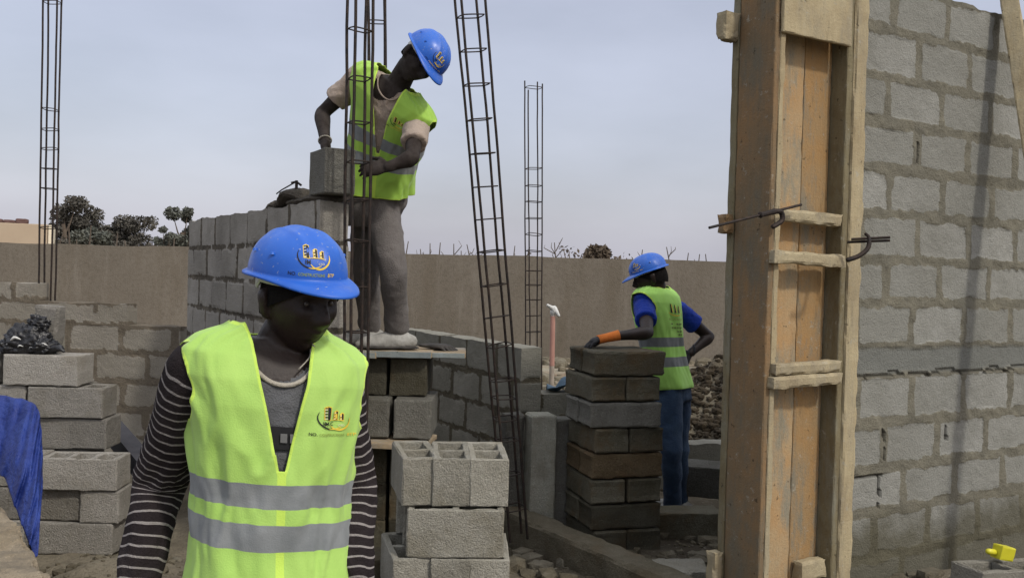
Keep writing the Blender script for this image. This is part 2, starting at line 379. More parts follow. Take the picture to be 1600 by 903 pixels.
def rocks(n, region, size, mat, name, seed, zoff=0.0, dens=None):
    rs = np.random.RandomState(seed); mb = MB()
    ico = np.array([[-1, -1, -1], [1, -1, -1], [1, 1, -1], [-1, 1, -1], [-1, -1, 1], [1, -1, 1], [1, 1, 1], [-1, 1, 1], [0, 0, 1.35], [0, 0, -1.3], [1.35, 0, 0], [-1.35, 0, 0], [0, 1.35, 0], [0, -1.35, 0]], float)
    fc = []
    for quad, cc in (([0, 1, 2, 3], 9), ([4, 5, 6, 7], 8), ([1, 2, 6, 5], 10), ([0, 3, 7, 4], 11), ([2, 3, 7, 6], 12), ([0, 1, 5, 4], 13)):
        for i in range(4): fc.append([quad[i], quad[(i + 1) % 4], cc])
    k = 0
    while k < n:
        x = rs.uniform(region[0], region[1]); y = rs.uniform(region[2], region[3])
        if dens is not None and rs.rand() > dens(x, y): continue
        s = size[0] + (size[1] - size[0]) * rs.rand() ** 3.2
        v = ico * (1 + .35 * (rs.rand(14, 3) - .5)) * np.array([s * rs.uniform(.7, 1.3), s * rs.uniform(.7, 1.2), s * rs.uniform(.45, .8)]) * .6
        a = rs.rand() * 6.28; v = np.stack([v[:, 0] * math.cos(a) - v[:, 1] * math.sin(a), v[:, 0] * math.sin(a) + v[:, 1] * math.cos(a), v[:, 2]], 1)
        z = float(gz(np.array([[x]]), np.array([[y]]))[0, 0])
        mb.add(v + np.array([x, y, z + s * .1 + zoff]), fc); k += 1
    return tag(mk(name, mb.verts(), mb.f, mat, origin=(0, 0, 0)), kind='stuff')
M['rubble'] = m_concrete('rubble_stone', (.20, .175, .125), (.10, .085, .06), (.24, .22, .17), .2)
M['clod'] = m_concrete('dry_clods', (.088, .070, .048), (.055, .043, .029), None, .2)
rocks(1500, (-.4, 2.1, 3.3, 6.2), (.012, .08), M['rubble'], 'rubble', 1)
rocks(4200, (1.1, 3.2, 6.6, 8.9), (.010, .055), M['clod'], 'soil_clods', 2, -.008, dens=lambda x, y: math.exp(-((x - 2.0) / .9) ** 2 - ((y - 7.7) / .7) ** 2))
rocks(300, (-2.2, -.9, 3.0, 4.7), (.01, .05), M['rubble'], 'gravel', 3)
rocks(500, (-1.5, 4.5, 8.6, 12.2), (.03, .17), M['rubble'], 'debris', 4)

# ------------------------------------------------------------------ block walls
def block_wall(name, label, S0, d, nout, th, pieces, lines, bl, jw, mat, res=.02, seed=0, mort_h=.004, jit=.0025, wn=.018, band=None, bands_h=0, cracks=(), group=None, top_amp=.008, stag=None, vj=1.0, cat='block wall'):
    smax = max(p[1] for p in pieces); smin = min(p[0] for p in pieces); zmax = max(p[3] for p in pieces); zmin = min(p[2] for p in pieces)
    xs = np.linspace(smin, smax, int((smax - smin) / res) + 2); zs = np.linspace(zmin, zmax, int((zmax - zmin) / res) + 2)
    ys = np.linspace(-th, 0, max(3, int(th / max(res, .035))) + 1)
    cx = (xs[1:] + xs[:-1]) / 2; cz = (zs[1:] + zs[:-1]) / 2
    m2 = np.zeros((len(cx), len(cz)), bool)
    for s0, s1, z0, z1 in pieces: m2 |= ((cx >= s0) & (cx <= s1))[:, None] & ((cz >= z0) & (cz <= z1))[None, :]
    sol = np.repeat(m2[:, None, :], len(ys) - 1, 1)
    v, f, n = lattice(xs, ys, zs, sol)
    s, y, z = v[:, 0].copy(), v[:, 1].copy(), v[:, 2].copy()
    q = np.stack([s, y, z], 1)
    wv = fbm(q, 9, 3, seed) * wn + fbm(q, 32, 2, seed + 9) * wn * .6
    lines = np.array(sorted(lines)); ci = np.searchsorted(lines, z)
    dz = np.min(np.abs(z[:, None] - lines[None, :]), 1)
    off = (ci % 2) * .5 + (_hash(ci, ci * 0, ci * 0, seed) - .5) * .14
    sb = s / bl + off + (seed % 7) * .13; bi = np.floor(sb).astype(np.int64); ds = np.minimum(sb - bi, 1 - (sb - bi)) * bl
    side = np.abs(n[:, 0]) > 0
    ds = np.where(side & (np.abs(n[:, 1]) == 0), 9, ds)
    dd = np.minimum(dz, ds / vj) + wv
    mort = 1 - sstep(jw * .5 - .010, jw * .5 + .010, dd)
    rb = _hash(bi, ci, ci * 0, seed + 3)
    h = np.where(mort > .5, mort_h + fbm(q, 14, 3, seed + 4) * .009, (rb - .5) * 2 * jit + fbm(q, 22, 3, seed + 5) * .003)
    h = mort * (mort_h + fbm(q, 14, 3, seed + 4) * .010) + (1 - mort) * ((rb - .5) * 2 * jit + fbm(q, 22, 3, seed + 5) * .0025)
    ba = np.zeros(len(v))
    if band:
        ba = sstep(band[0] - .006, band[0] + .006, z + wv * .4) * (1 - sstep(band[1] - .006, band[1] + .006, z + wv * .4)); h = h * (1 - ba) + ba * (fbm(q, 12, 2, seed) * .003 - .004)
        mort = np.where(ba > .5, 1, mort)
    cr = np.zeros(len(v))
    for kind, p, a0, a1 in cracks:
        if kind == 'h': dist = np.abs(z - p - fbm(q * [1, 0, 0], 11, 3, 77) * .018); inr = (s > a0) & (s < a1)
        else: dist = np.abs(s - p - fbm(q * [0, 0, 1], 14, 3, 78) * .012); inr = (z > a0) & (z < a1)
        cr = np.maximum(cr, (dist < res * .62) * inr * (fbm(q, 16, 2, 79) > -.45))
    h = h - cr * .012
    topm = (n[:, 2] != 0)
    dv = n.copy(); nn = np.linalg.norm(n, axis=1)[:, None]
    v2 = v + n / nn * h[:, None]
    v2[:, 2] += (n[:, 2] > 0) * (fbm(q, 8, 3, seed + 8) * top_amp)
    W = np.asarray(S0)[None, :] + v2[:, :1] * d + v2[:, 1:2] * nout + v2[:, 2:3] * UP
    if np.dot(np.cross(d, nout), UP) < 0: f = f[:, ::-1]
    o = mk(name, W, f, mat, origin=np.asarray(S0), attrs={'mortar': mort, 'blk': rb, 'crack': cr, 'band': ba})
    return tag(o, label, cat, group)

# right-hand wall
DW = 4.27; hzn = 443
W0 = P(1340, 443, DW); W0[2] = 0
zl = [.20, .41, .625, .83, 1.046, 1.279, 1.394, 1.612, 1.815, 2.03, 2.24, 2.455, 2.665, 2.885, 3.10]
CR = [('h', .80, .0, .22), ('h', 1.272, 0, 1.6), ('v', .20, .64, .80), ('v', .22, .86, 1.02), ('v', .70, .93, 1.0), ('v', .40, 2.28, 2.38)]
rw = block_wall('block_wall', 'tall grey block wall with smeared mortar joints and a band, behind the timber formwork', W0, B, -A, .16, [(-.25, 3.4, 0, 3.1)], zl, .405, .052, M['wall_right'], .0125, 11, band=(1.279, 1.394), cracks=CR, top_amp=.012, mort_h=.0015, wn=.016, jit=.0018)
# shaded wall running away behind the standing worker
zs_ = [.2 + .213 * i for i in range(10)]
L0 = P(497, 422, 4.43); L0[2] = 0
lw = block_wall('block_wall', 'shaded block wall running away from the steel cages, wet mortar heaped on its top', L0, A, -B, .15, [(0, 2.95, 0, 2.03)], [.13, .343, .555, .77, .98, 1.19, 1.405, 1.615, 1.825], .41, .03, M['wall_left'], .0165, 23, mort_h=-.006, jit=.006, wn=.016, top_amp=.02)
# low wall across the back left
F0 = P(284, 414, 6.98); F0[2] = 0
fd = nrm(np.array([-1, .08, 0])); fn = np.array([fd[1], -fd[0], 0]); fn = fn if fn[1] < 0 else -fn
low = block_wall('low_wall', 'low unfinished block wall with a broken step in its top, left of the shaded wall', F0, fd, fn, .15, [(0, 2.6, 0, 1.235), (.41, 2.6, 1.22, 1.40), (1.14, 2.6, 1.39, 1.53)], [.17, .385, .6, .81, 1.025, 1.235, 1.40], .42, .045, M['wall_low'], .02, 31, mort_h=.002, jit=.004, wn=.025)
# middle wall
N0 = P(818, 432, 5.8); N0[2] = 0
mid = block_wall('low_wall', 'low damp block wall with a pale top running back behind the scaffold boards', N0, A, -B, .15, [(0, 2.0, 0, 1.24)], [.18, .395, .61, .82, 1.03], .42, .032, M['wall_mid'], .018, 41, mort_h=-.003, jit=.003, wn=.016)
# boundary wall
bw = Mat('rendered_boundary_wall'); v = bw.coords(rnd=False)
c = bw.mix(bw.noise(v, .6, 6, .65, .35, .65), (.155, .135, .108), (.195, .172, .14))
c = bw.mix(bw.math('MULTIPLY', bw.noise(bw.coords((1, 1, .2), False), 2.4, 6, .7, .52, .66), .6), c, (.145, .122, .092))
c = bw.mix(bw.math('MULTIPLY', bw.noise(v, 26, 3, .7, .45, .7), .45), c, (.10, .085, .065)); c = bw.mix(bw.math('MULTIPLY', bw.noise(bw.coords((1, 1, .12), False), 5.5, 7, .8, .55, .68), .5), c, (.24, .215, .18))
bw.color(c); bw.bump(bw.noise(v, 60, 4, .7, .2, .8), .5, .01); M['bound'] = bw.fin(.95, .1)
xs = np.linspace(-16, 16, 260); zz = np.linspace(0.3, 1.94, 14); ys = np.array([0, .2])
v, f, n = lattice(xs, ys, zz, np.ones((259, 1, 13), bool))
v[:, 2] += (n[:, 2] > 0) * fbm(v, 1.5, 4, 5) * .02; v += n * (fbm(v, 2, 3, 6) * .006)[:, None] * [1, 1, 0]
bd_ = nrm([1, -.03, 0]); v = np.array([0, 12.4, 0]) + v[:, :1] * bd_ + v[:, 1:2] * np.array([.03, 1, 0]) + v[:, 2:3] * UP
tag(mk('boundary_wall', v, f, M['bound'], origin=(0, 12.4, .3)), 'long plain brown rendered wall closing the back of the site', 'wall')

# ------------------------------------------------------------------ pier, return wall, kerb, foreground wall
p = P(838, 432, 5.3); p[2] = .12
t = thing('concrete_pier', 'pale narrow concrete pier standing right of the leaning steel cage', 'pier', p)
M['pier'] = m_concrete('pale_concrete', (.36, .355, .30), (.25, .25, .21), (.18, .165, .13), .1)
v, f = rbox((.15, .17, .77), .022, .003, .006, 3, 7)
B2 = nrm([.97, .24, 0]); A2 = np.array([-B2[1], B2[0], 0])
mk('shaft', place(v, p + B2 * .075 + A2 * .09, B2, A2, UP), f, M['pier'], t)
v, f = rbox((.14, .14, .74), .025, .004, .008, 5, 7)
mk('side_block', place(v, p + B2 * .222 + A2 * .13, B2, A2, UP), f, M['block_damp'], t)
v, f = rbox((.12, .15, .76), .025, .012, .012, 8, 9)
mk('rough_block', place(v, p - B2 * .065 + A2 * .20, B2, A2, UP), f, M['block_damp'], t)
q0 = P(838, 432, 5.95); q0[2] = 0
rt = block_wall('low_wall', 'short low wall of pale blocks between the concrete pier and the tall block column', q0, B2, -A2, .2, [(0, .55, 0, .93), (-.08, .6, 0, .80)], [.16, .37, .58, .79], .3, .02, M['wall_mid'], .018, 55)
k0 = np.array([.02, 5.42, .1]); k1 = np.array([1.05, 3.80, .1])
M['kerb'] = m_concrete('muddy_concrete', (.19, .17, .125), (.11, .095, .065), (.14, .11, .07), .1)
kd = nrm(k1 - k0); v, f = rbox((np.linalg.norm(k1 - k0), .17, .24), .025, .014, .012, 12, 6)
tag(mk('foundation_beam', place(v, (k0 + k1) / 2, kd, np.cross(UP, kd), UP), f, M['kerb']), 'muddy concrete foundation beam lying low in the ground in front of the block column', 'beam')
# rough foreground wall, lower left
M['rough'] = m_concrete('rough_plaster', (.36, .30, .215), (.23, .19, .135), (.16, .14, .11), .1)
e0 = P(62, 876, 3.16); e1 = P(-25, 670, 4.45)
dA = nrm([e1[0] - e0[0], e1[1] - e0[1], 0]); nB = np.array([-dA[1], dA[0], 0]) ; nB = nB if nB[0] < 0 else -nB
L = 3.2; v, f = rbox((.5, L, .72), .022, .034, .022, 21, 8)
v[:, 2] += (v[:, 2] > .6) * fbm(v, 9, 3, 71) * .02
tag(mk('plastered_wall', place(v, np.array([e0[0], e0[1], 0]) - dA * 1.4 + nB * .25 + dA * L / 2 + UP * (e0[2] - .72), -nB, dA, UP), f, M['rough']), 'low foreground wall with rough sandy plaster at the lower left corner', 'wall')

# mortar bed on the shaded wall
def blob_path(pts, wid, h, res=.02, seed=0):
    """heap of mortar along a line: rounded, lumpy"""
    pts = np.asarray(pts, float); L = np.linalg.norm(np.diff(pts, axis=0), axis=1).sum(); n = max(4, int(L / res)); c = spline(pts, n)
    T = np.gradient(c, axis=0); T /= np.linalg.norm(T, axis=1)[:, None]; S = np.cross(T, UP); m = 12
    a = np.linspace(0, 2 * math.pi, m, endpoint=False); V = []
    for i in range(n):
        e = min(1, min(i, n - 1 - i) / 4 + .15)
        V.append(c[i] + (np.cos(a)[:, None] * S[i] * wid / 2 + (np.sin(a) * .5 + .45)[:, None] * UP * h) * np.array([e, e, e]))
    V = np.concatenate(V); V = V + nrm_rows(V - np.repeat(c, m, 0)) * (fbm(V, 16, 3, seed) * .4 * h + fbm(V, 45, 2, seed) * .12 * h)[:, None]
    F = [[i * m + j, i * m + (j + 1) % m, (i + 1) * m + (j + 1) % m, (i + 1) * m + j] for i in range(n - 1) for j in range(m)]
    F += [list(range(m))[::-1], list(range((n - 1) * m, n * m))]
    return V, F
def nrm_rows(v): return v / (np.linalg.norm(v, axis=1)[:, None] + 1e-9)
top = L0 - (-B) * 0 + UP * 2.02 + B * .075
mb = MB()
for s, h, wd in ((.0, .055, .15), ):
    mb.add(*blob_path([top + A * .0, top + A * .3, top + A * .62], .15, .05, .018, 3))
mb.add(*blob_path([top + A * .33 + UP * .01, top + A * .6 + UP * .045, top + A * .80 + UP * .0, top + A * .98 - UP * .02], .15, .06, .018, 4))
mk('mortar_bed', mb.verts(), mb.f, M['mortar_wet'], lw)
mb = MB()
for k in range(26):
    s = 0.95 + k * .075; mb.add(*blob_path([top + A * s - UP * .012, top + A * (s + .05) - UP * .008], .14, .02 + .012 * random.random(), .012, k))
mk('mortar_crust', mb.verts(), mb.f, M['mortar_wet'], lw)
t_ = P(463, 300, 4.9)
mb = MB(); mb.add(*tube([t_ - UP * .03, t_ + UP * .06], .008, 8)); mb.add(*tube([P(455, 286, 4.9), P(463, 284, 4.9), P(471, 290, 4.9)], .006, 6)); mb.add(*tube([P(463, 284, 4.9), P(440, 297, 4.95), P(432, 303, 4.97)], .004, 6))
tag(mk('bent_rod', mb.verts(), mb.f, M['steel']), 'short bent steel rod sticking out of the mortar on the shaded wall', 'rod')

# ------------------------------------------------------------------ loose blocks
def hollow(L=.40, W=.15, H=.20, ncav=2, seed=0, wall=.028):
    e_ = .006; web = wall; cw = (L - wall * (ncav + 1)) / ncav
    segs = []; x = -L / 2
    for i in range(ncav):
        segs.append((x, x + wall, 1)); x += wall; segs.append((x, x + cw, 0)); x += cw
    segs.append((x, L / 2, 1))
    xs = [-L / 2]; sx = []
    for a, b, s in segs:
        k = max(1, int(round((b - a) / .025))); xs += list(np.linspace(a, b, k + 1)[1:]); sx += [s] * k
    ys = [-W / 2]; sy = []
    for a, b, s in ((-W / 2, -W / 2 + wall, 1), (-W / 2 + wall, W / 2 - wall, 0), (W / 2 - wall, W / 2, 1)):
        k = max(1, int(round((b - a) / .025))); ys += list(np.linspace(a, b, k + 1)[1:]); sy += [s] * k
    zs = [0, .006, .025] + list(np.linspace(.025, H - .006, 9)[1:]) + [H]
    xs = [xs[0], xs[0] + e_] + xs[1:-1] + [xs[-1] - e_, xs[-1]]; sx = [1] + sx + [1]; ys = [ys[0], ys[0] + e_] + ys[1:-1] + [ys[-1] - e_, ys[-1]]; sy = [1] + sy + [1]
    sol = np.ones((len(sx), len(sy), len(zs) - 1), bool)
    cav = (np.array(sx) == 0)[:, None] & (np.array(sy) == 0)[None, :]
    sol[:, :, 2:] &= ~cav[:, :, None]
    v, f, n = lattice(xs, ys, zs, sol)
    v = v + n * (fbm(v + seed * 2.7, 13, 3, seed) * .0022)[:, None]
    k = np.abs(n).sum(1); chip = np.clip(fbm(v + 9 + seed, 24, 2, seed + 5) + .25, 0, 1)
    v = v - n * ((k >= 2) * np.minimum(.0012 + .0065 * chip, .0056))[:, None]
    return v, f
def lying(L=.41, W=.20, H=.132, seed=0):
    v, f = rbox((L, W, H), .018, .0045, .0065, seed, 13)
    lip = np.exp(-((v[:, 2] - .012) / .012) ** 2) + np.exp(-((v[:, 2] - H + .012) / .012) ** 2)
    v[:, 0] += np.sign(v[:, 0]) * (np.abs(v[:, 0]) > L / 2 - .012) * lip * .006
    return v, f
PROTO = {}
def proto(kind, seed, mat):
    key = (kind, seed, mat)
    if key not in PROTO:
        if kind == 'hollow2': v, f = hollow(seed=seed)
        elif kind == 'hollow3': v, f = hollow(.40, .165, .20, 2, seed)
        elif kind == 'flat': v, f = rbox((.40, .20, .165), .018, .0024, .0045, seed, 12); 
        elif kind == 'flathollow': v, f = hollow(.40, .20, .165, 3, seed, .03)
        elif kind == 'half': v, f = rbox((.20, .20, .165), .018, .0024, .0045, seed, 12)
        elif kind == 'lying': v, f = lying(seed=seed)
        elif kind == 'short': v, f = hollow(.24, .15, .215, 1, seed)
        elif kind == 'end20': v, f = rbox((.40, .195, .20), .018, .0026, .005, seed, 12)
        me = bpy.data.meshes.new('concrete_block'); me.from_pydata(v.tolist(), [], [list(map(int, q)) for q in f]); me.materials.append(M[mat]); PROTO[key] = me
    return PROTO[key]
def block(kind, pos, yaw, label, group, mat='block', seed=0, tilt=0.0, name='concrete_block', roll=0):
    o = bpy.data.objects.new(name, proto(kind, seed, mat)); COL.objects.link(o)
    o.location = tuple(map(float, pos)); o.rotation_euler = (tilt, roll, yaw)
    return tag(o, label, 'block', group)

# left pile
gl = 'blocks of the left pile'
def lp(kind, px0, px1, z, D, label, yaw=.02, seed=0, dy=0, depth=.20, m='block_warm'):
    c = P((px0 + px1) / 2, 412, D); return block(kind, (c[0], D + depth / 2 + dy, z), yaw, label, gl, m, seed)
lp('flat', 64, 182, .18, 4.8, 'bottom block of the left pile, half sunk in sand', .0, 1)
lp('flat', 20, 137, .35, 4.82, 'left block in the second course of the left pile, below the open holes', -.02, 2)
lp('half', 138, 186, .35, 4.8, 'short block end at the right of the second course up in the left pile', .02, 3)
lp('flathollow', 64, 187, .52, 4.78, 'block with open holes on top, jutting out in the middle of the left pile', .05, 1)
lp('flathollow', -56, 62, .52, 4.82, 'block behind the blue tarp level with the holed block of the left pile', .02, 2)
lp('flat', 4, 117, .69, 5.0, 'wide block just above the holed block of the left pile, left of a dark gap', .0, 3)
lp('half', 119, 164, .69, 5.0, 'short block end above the holed block, right of the dark gap', .01, 4)
lp('flathollow', 47, 162, .86, 4.98, 'block one course under the black bag, jutting right over the short block end', .03, 2)
lp('flat', -73, 44, .86, 5.0, 'block one course under the black bag, cut by the left edge of the photo', .0, 1)
lp('flat', 5, 126, 1.03, 4.98, 'top block of the left pile carrying the black plastic bag', .0, 2)
lp('flat', -118, 2, 1.03, 5.02, 'end of the top course block at the far left edge beside the black bag', .0, 3)
lp('flat', -75, 42, .18, 4.82, 'bottom block of the left pile hidden behind the blue tarp', .0, 4)
lp('flat', -100, 18, .35, 4.82, 'block behind the blue tarp in the second course up of the left pile', .0, 1)
for (a, b, z, s) in ((30, 140, .18, 1), (20, 130, .35, 2), (30, 145, .52, 4), (10, 122, .69, 4), (15, 128, .86, 3)):
    c = P((a + b) / 2, 412, 5.2); 
    lp('flat', a, b, z, 5.03 if z < .6 else 5.21, 'block at the back of the left pile, in the %s course' % {.18: 'bottom', .35: 'second', .52: 'third', .69: 'fourth', .86: 'fifth'}[z], 0, s)
# upright broken piece behind the bag
v, f = rbox((.135, .10, .26), .018, .006, .008, 61, 12)
p = P(61, 500, 5.12); r_ = .08
tag(mk('broken_block', place(v, [p[0], 5.21, 1.195], [math.cos(r_), 0, -math.sin(r_)], [0, 1, 0], [math.sin(r_), 0, math.cos(r_)]), f, M['block_warm']), 'upright broken block piece behind the black plastic bag', 'block')

# foreground stack
gf = 'blocks of the foreground stack'
def fs(kind, px, D, z, yaw, label, seed, m='block'):
    c = P(px, 430, D); block(kind, (c[0], c[1], z), yaw, label, gf, m, seed)
H1, H2, H3, H4, H5 = .728, .526, .324, .12, -.08
fs('hollow3', 657, 4.03, H1, math.pi / 2 + .24, 'top left hollow block of the foreground stack, its dark long side showing', 1)
fs('hollow3', 712, 4.04, H1, math.pi / 2 + .10, 'middle hollow block on top of the foreground stack between two others', 2)
fs('hollow3', 768, 4.05, H1, math.pi / 2 + .09, 'top right hollow block of the foreground stack, next to the leaning cage', 3)
fs('hollow3', 722, 3.88, H2, .05, 'block turned lengthwise in the second course of the foreground stack, broad face forward', 4)
fs('hollow3', 712, 4.06, H2, .08, 'block hidden behind the broad faced block of the foreground stack', 5)
fs('hollow3', 698, 4.23, H2, .09, 'rearmost block in the second course of the foreground stack', 6)
fs('hollow3', 645, 3.98, H3, math.pi / 2 + .26, 'third course block at the left of the foreground stack, beside the man in front', 1)
fs('hollow3', 716, 3.99, H3, math.pi / 2 + .06, 'third course block in the middle of the foreground stack, right of the dark gap', 2)
fs('hollow3', 775, 4.0, H3, math.pi / 2 + .05, 'third course block at the right of the foreground stack, cut by the photo edge', 3)
fs('hollow3', 700, 3.9, H4, .05, 'bottom course front block under the foreground stack', 4)
fs('hollow3', 695, 4.1, H4, .05, 'bottom course rear block under the foreground stack', 5)

# scaffold support
gs = 'blocks under the scaffold boards'
def sp(kind, px, D, z, yaw, label, seed, m='block_damp'):
    c = P(px, 430, D); block(kind, (c[0], c[1], z), yaw, label, gs, m, seed)
sp('end20', 592, 4.98, .835, math.pi / 2, 'left block end below the dark top pair, right behind the striped sleeve', 1)
sp('end20', 656, 4.98, .835, math.pi / 2, 'pale block end at the right under the dark pair that carries the boards', 2)
sp('end20', 587, 5.10, 1.04, math.pi / 2, 'left dark block directly under the scaffold boards', 3, 'block_dark')  # dark concrete puts the shade below the boards into the colour
sp('end20', 648, 5.10, 1.04, math.pi / 2, 'right dark block directly under the scaffold boards', 4, 'block_dark')
for k, z in enumerate((.19, .39, .59)):
    sp('end20', 590, 5.05, z, math.pi / 2, 'shaded block left of the foreground stack, %s from the ground' % ('lowest', 'second', 'third')[k], k + 1, 'block_dark')
    sp('end20', 652, 5.05, z, math.pi / 2, 'shaded block hidden behind the foreground stack, %s from the ground' % ('lowest', 'second', 'third')[k], k + 2, 'block_dark')
sp('end20', 600, 4.35, .17, .5, 'loose shaded block on the ground between the man in front and the foreground stack', 1, 'block_dark')

M['ply'] = m_wood('pale_board', (.40, .31, .20), (.30, .225, .14), (.22, .17, .11), (.30, .32, .31), 'x', .5)
M['plyedge'] = m_wood('board_blue_edge', (.20, .24, .25), (.26, .27, .24), (.16, .19, .20), (.28, .33, .35), 'x', .6)
def board(name, label, c, L, W, T, yaw, mat, edge, seed, roll=0):
    r = thing(name, label, 'board', c); v, f = rbox((L, W, T), .03, .0012, .003, seed)
    ex = np.array([math.cos(yaw) * math.cos(roll), math.sin(yaw) * math.cos(roll), math.sin(roll)]); ey = np.array([-math.sin(yaw), math.cos(yaw), 0]); ez = np.cross(ex, ey)
    mk('deck', place(v, c, ex, ey, ez), f, mat, r)
    v, f = rbox((L - .01, .006, T - .004), .03, .0006, .001, seed)
    mk('edge_band', place(v, np.asarray(c) - ey * (W / 2 + .0035) + ez * .002, ex, ey, ez), f, edge, r)
    return r
c = P(622, 427, 4.95); board('scaffold_board', 'pale scaffold board with bluish edge under the shoes of the worker on the platform', (c[0], 5.02, 1.245), .39, .36, .036, .03, M['ply'], M['plyedge'], 1)
c = P(706, 427, 4.95); board('scaffold_board', 'short right-hand scaffold board jutting past the dark blocks', (c[0] - .015, 5.05, 1.247), .19, .34, .030, .05, M['ply'], M['plyedge'], 2)
c = P(560, 427, 4.95); board('scaffold_board', 'shaded scaffold board behind the steel cage by the shaded wall', (c[0] - .03, 5.0, 1.240), .30, .36, .033, .02, M['ply'], M['plyedge'], 3)
c = P(606, 427, 4.72); board('loose_board', 'worn pale board sticking out left of the foreground stack top', (c[0], 4.85, .798), .46, .34, .028, -.14, M['ply'], M['ply'], 4)

# the tall column
gc = 'blocks of the tall damp column'
CY = math.radians(17); cB = np.array([math.cos(CY), math.sin(CY), 0]); cA = np.array([-cB[1], cB[0], 0])
rows = ['second', 'third', 'fourth', 'fifth', 'sixth', 'seventh']
Hc = .1395; ztop = 1.30
mats = ['block_dark', 'block_dark', 'block_damp', 'block_dark', 'block_brown', 'block_dark', 'block_dark', 'block_dark']
pxc = [940, 929, 937, 938, 936, 935, 936, 936]
hm = {0: 'top', 1: 'second', 2: 'third', 3: 'fourth', 4: 'fifth', 5: 'sixth', 6: 'seventh', 7: 'bottom'}
extra = {0: ' under the gloved hand', 4: ' stained brown'}
for r in range(8):
    z = ztop - Hc * (r + 1); c0 = P(pxc[r] + random.uniform(-2.5, 2.5), 434, 5.0 + random.uniform(-.012, .012)); c0 = np.array([c0[0], c0[1], 0])
    jit = random.uniform(-.05, .05)
    if r % 2 == 0:
        for q, nm in ((0, 'front'), (1, 'rear')):
            pos = c0 + cB * (.205 + jit * .5) + cA * (.10 + .205 * q); block('lying', (pos[0], pos[1], z), CY + jit, '%s long block in the %s course of the tall damp column%s' % (nm, hm[r], extra.get(r, '') if q == 0 else ''), gc, mats[r], (r + q) % 5 + 1)
    else:
        for q, nm in ((0, 'left'), (1, 'right')):
            pos = c0 + cB * (.10 + .21 * q) + cA * .205; block('lying', (pos[0], pos[1], z), CY + math.pi / 2 + jit * (1 if q else -1), '%s block with its end forward in the %s course of the tall damp column' % (nm, hm[r]), gc, mats[r], (r + q) % 5 + 1)
# bits round the column
c = P(1086, 437, 5.45); block('end20', (c[0], 5.5, .13), .1, 'dark block on the ground right of the tall column, pale top edge', 'loose blocks right of the column', 'block_dark', 2)
c = P(1110, 437, 6.0); block('end20', (c[0], 6.05, .30), -.25, 'tilted grey block behind the legs of the man by the column', 'loose blocks right of the column', 'block_damp', 3, tilt=.08)
v, f = rbox((.26, .2, .05), .02, .008, .008, 71, 10); p = P(1068, 890, 4.45)
tag(mk('concrete_slab', place(v, [p[0], 4.5, p[2] - .04], [1, .1, 0], [-.1, 1, .05], [0, 0, 1]), f, M['block']), 'flat pale slab piece on the ground left of the formwork foot', 'slab')
q0 = P(1040, 437, 6.7); q0[2] = 0
block_wall('low_wall', 'low grey wall stub between the man by the column and the formwork', q0, nrm([1, .1, 0]), nrm([.1, -1, 0]), .18, [(0, 1.5, 0, .50)], [.1, .31], .42, .02, M['wall_mid'], .025, 61, top_amp=.02)

# bottom right block with the yellow cap
p = P(1560, 905, 3.55)
block('hollow2', (p[0] + .04, p[1] + .05, .42), .38, 'pale hollow block in the lower right corner by the tall wall', 'block with the yellow piece', 'block', 3, roll=.06)
p = P(1569, 874, 3.62); v, f = rbox((.07, .05, .055), .012, .0006, .003, 4)
M['yellowp'] = m_simple('yellow_plastic', (.50, .47, .02), (.6, .56, .03), 10, .4, .5, .02)
t = thing('plastic_spacer', 'small yellow plastic piece on the pale block in the lower right corner', 'spacer', (p[0], 3.66, .645))
mk('body', place(v, [p[0], 3.64, .63], nrm([.9, .3, -.2]), nrm([-.3, .95, 0]), nrm([.2, 0, .95])), f, M['yellowp'], t)
v, f = tube([[p[0] - .035, 3.63, .66], [p[0] - .062, 3.62, .665]], .012, 10, caps='round'); mk('stub', v, f, M['yellowp'], t, smooth=True)

# ------------------------------------------------------------------ formwork
FD = 3.82; C0 = P(1200, 442, FD); C0[2] = 0
M['fw_left'] = m_wood('weathered_brown_board', (.205, .145, .082), (.15, .11, .066), (.25, .15, .07), (.13, .125, .095), 'z', .7)
M['fw_face'] = m_wood('orange_shutter_board', (.42, .315, .185), (.34, .25, .145), (.40, .235, .10), (.24, .22, .165), 'z', .95)
M['fw_face2'] = m_wood('ochre_shutter_board', (.33, .225, .115), (.27, .18, .09), (.34, .19, .07), (.20, .18, .135), 'z', .95)
M['fw_pale'] = m_wood('pale_raw_timber', (.44, .37, .235), (.36, .30, .185), (.28, .22, .13), (.22, .21, .17), 'z', .35)
M['fw_cleat'] = m_wood('pale_cleat', (.42, .36, .235), (.32, .27, .17), (.24, .19, .12), (.2, .185, .15), 'x', .4)
M['fw_olive'] = m_wood('cement_dusted_timber', (.22, .19, .115), (.16, .135, .08), (.14, .11, .06), (.21, .21, .17), 'z', .6)
fw = thing('formwork', 'tall timber column formwork of orange boards and pale posts beside the tall wall', 'formwork', C0)
def fpart(name, b0, b1, a0, a1, z0, z1, mat, seed, res=.03, amp=.0015, edge=.003, lean=0.0):
    v, f = rbox((b1 - b0, a1 - a0, z1 - z0), res, amp, edge, seed, 9)
    c = C0 + B * (b0 + b1) / 2 + A * (a0 + a1) / 2 + UP * z0
    return mk(name, place(v, c, B, A, UP + B * lean), f, mat, fw)
ZT = 3.35
fpart('side_board', .0, .030, .002, .205, 0, ZT, M['fw_left'], 1)
fpart('edge_batten', .031, .060, 0, .05, 0, ZT, M['fw_pale'], 2, res=.02, amp=.003)
fpart('rear_batten', -.004, .034, .208, .245, 0, ZT, M['fw_olive'], 3, amp=.003)
fpart('front_board', .061, .262, .080, .102, 0, ZT, M['fw_face'], 4)
fpart('front_board', .268, .438, .083, .105, 0, ZT, M['fw_face2'], 5)
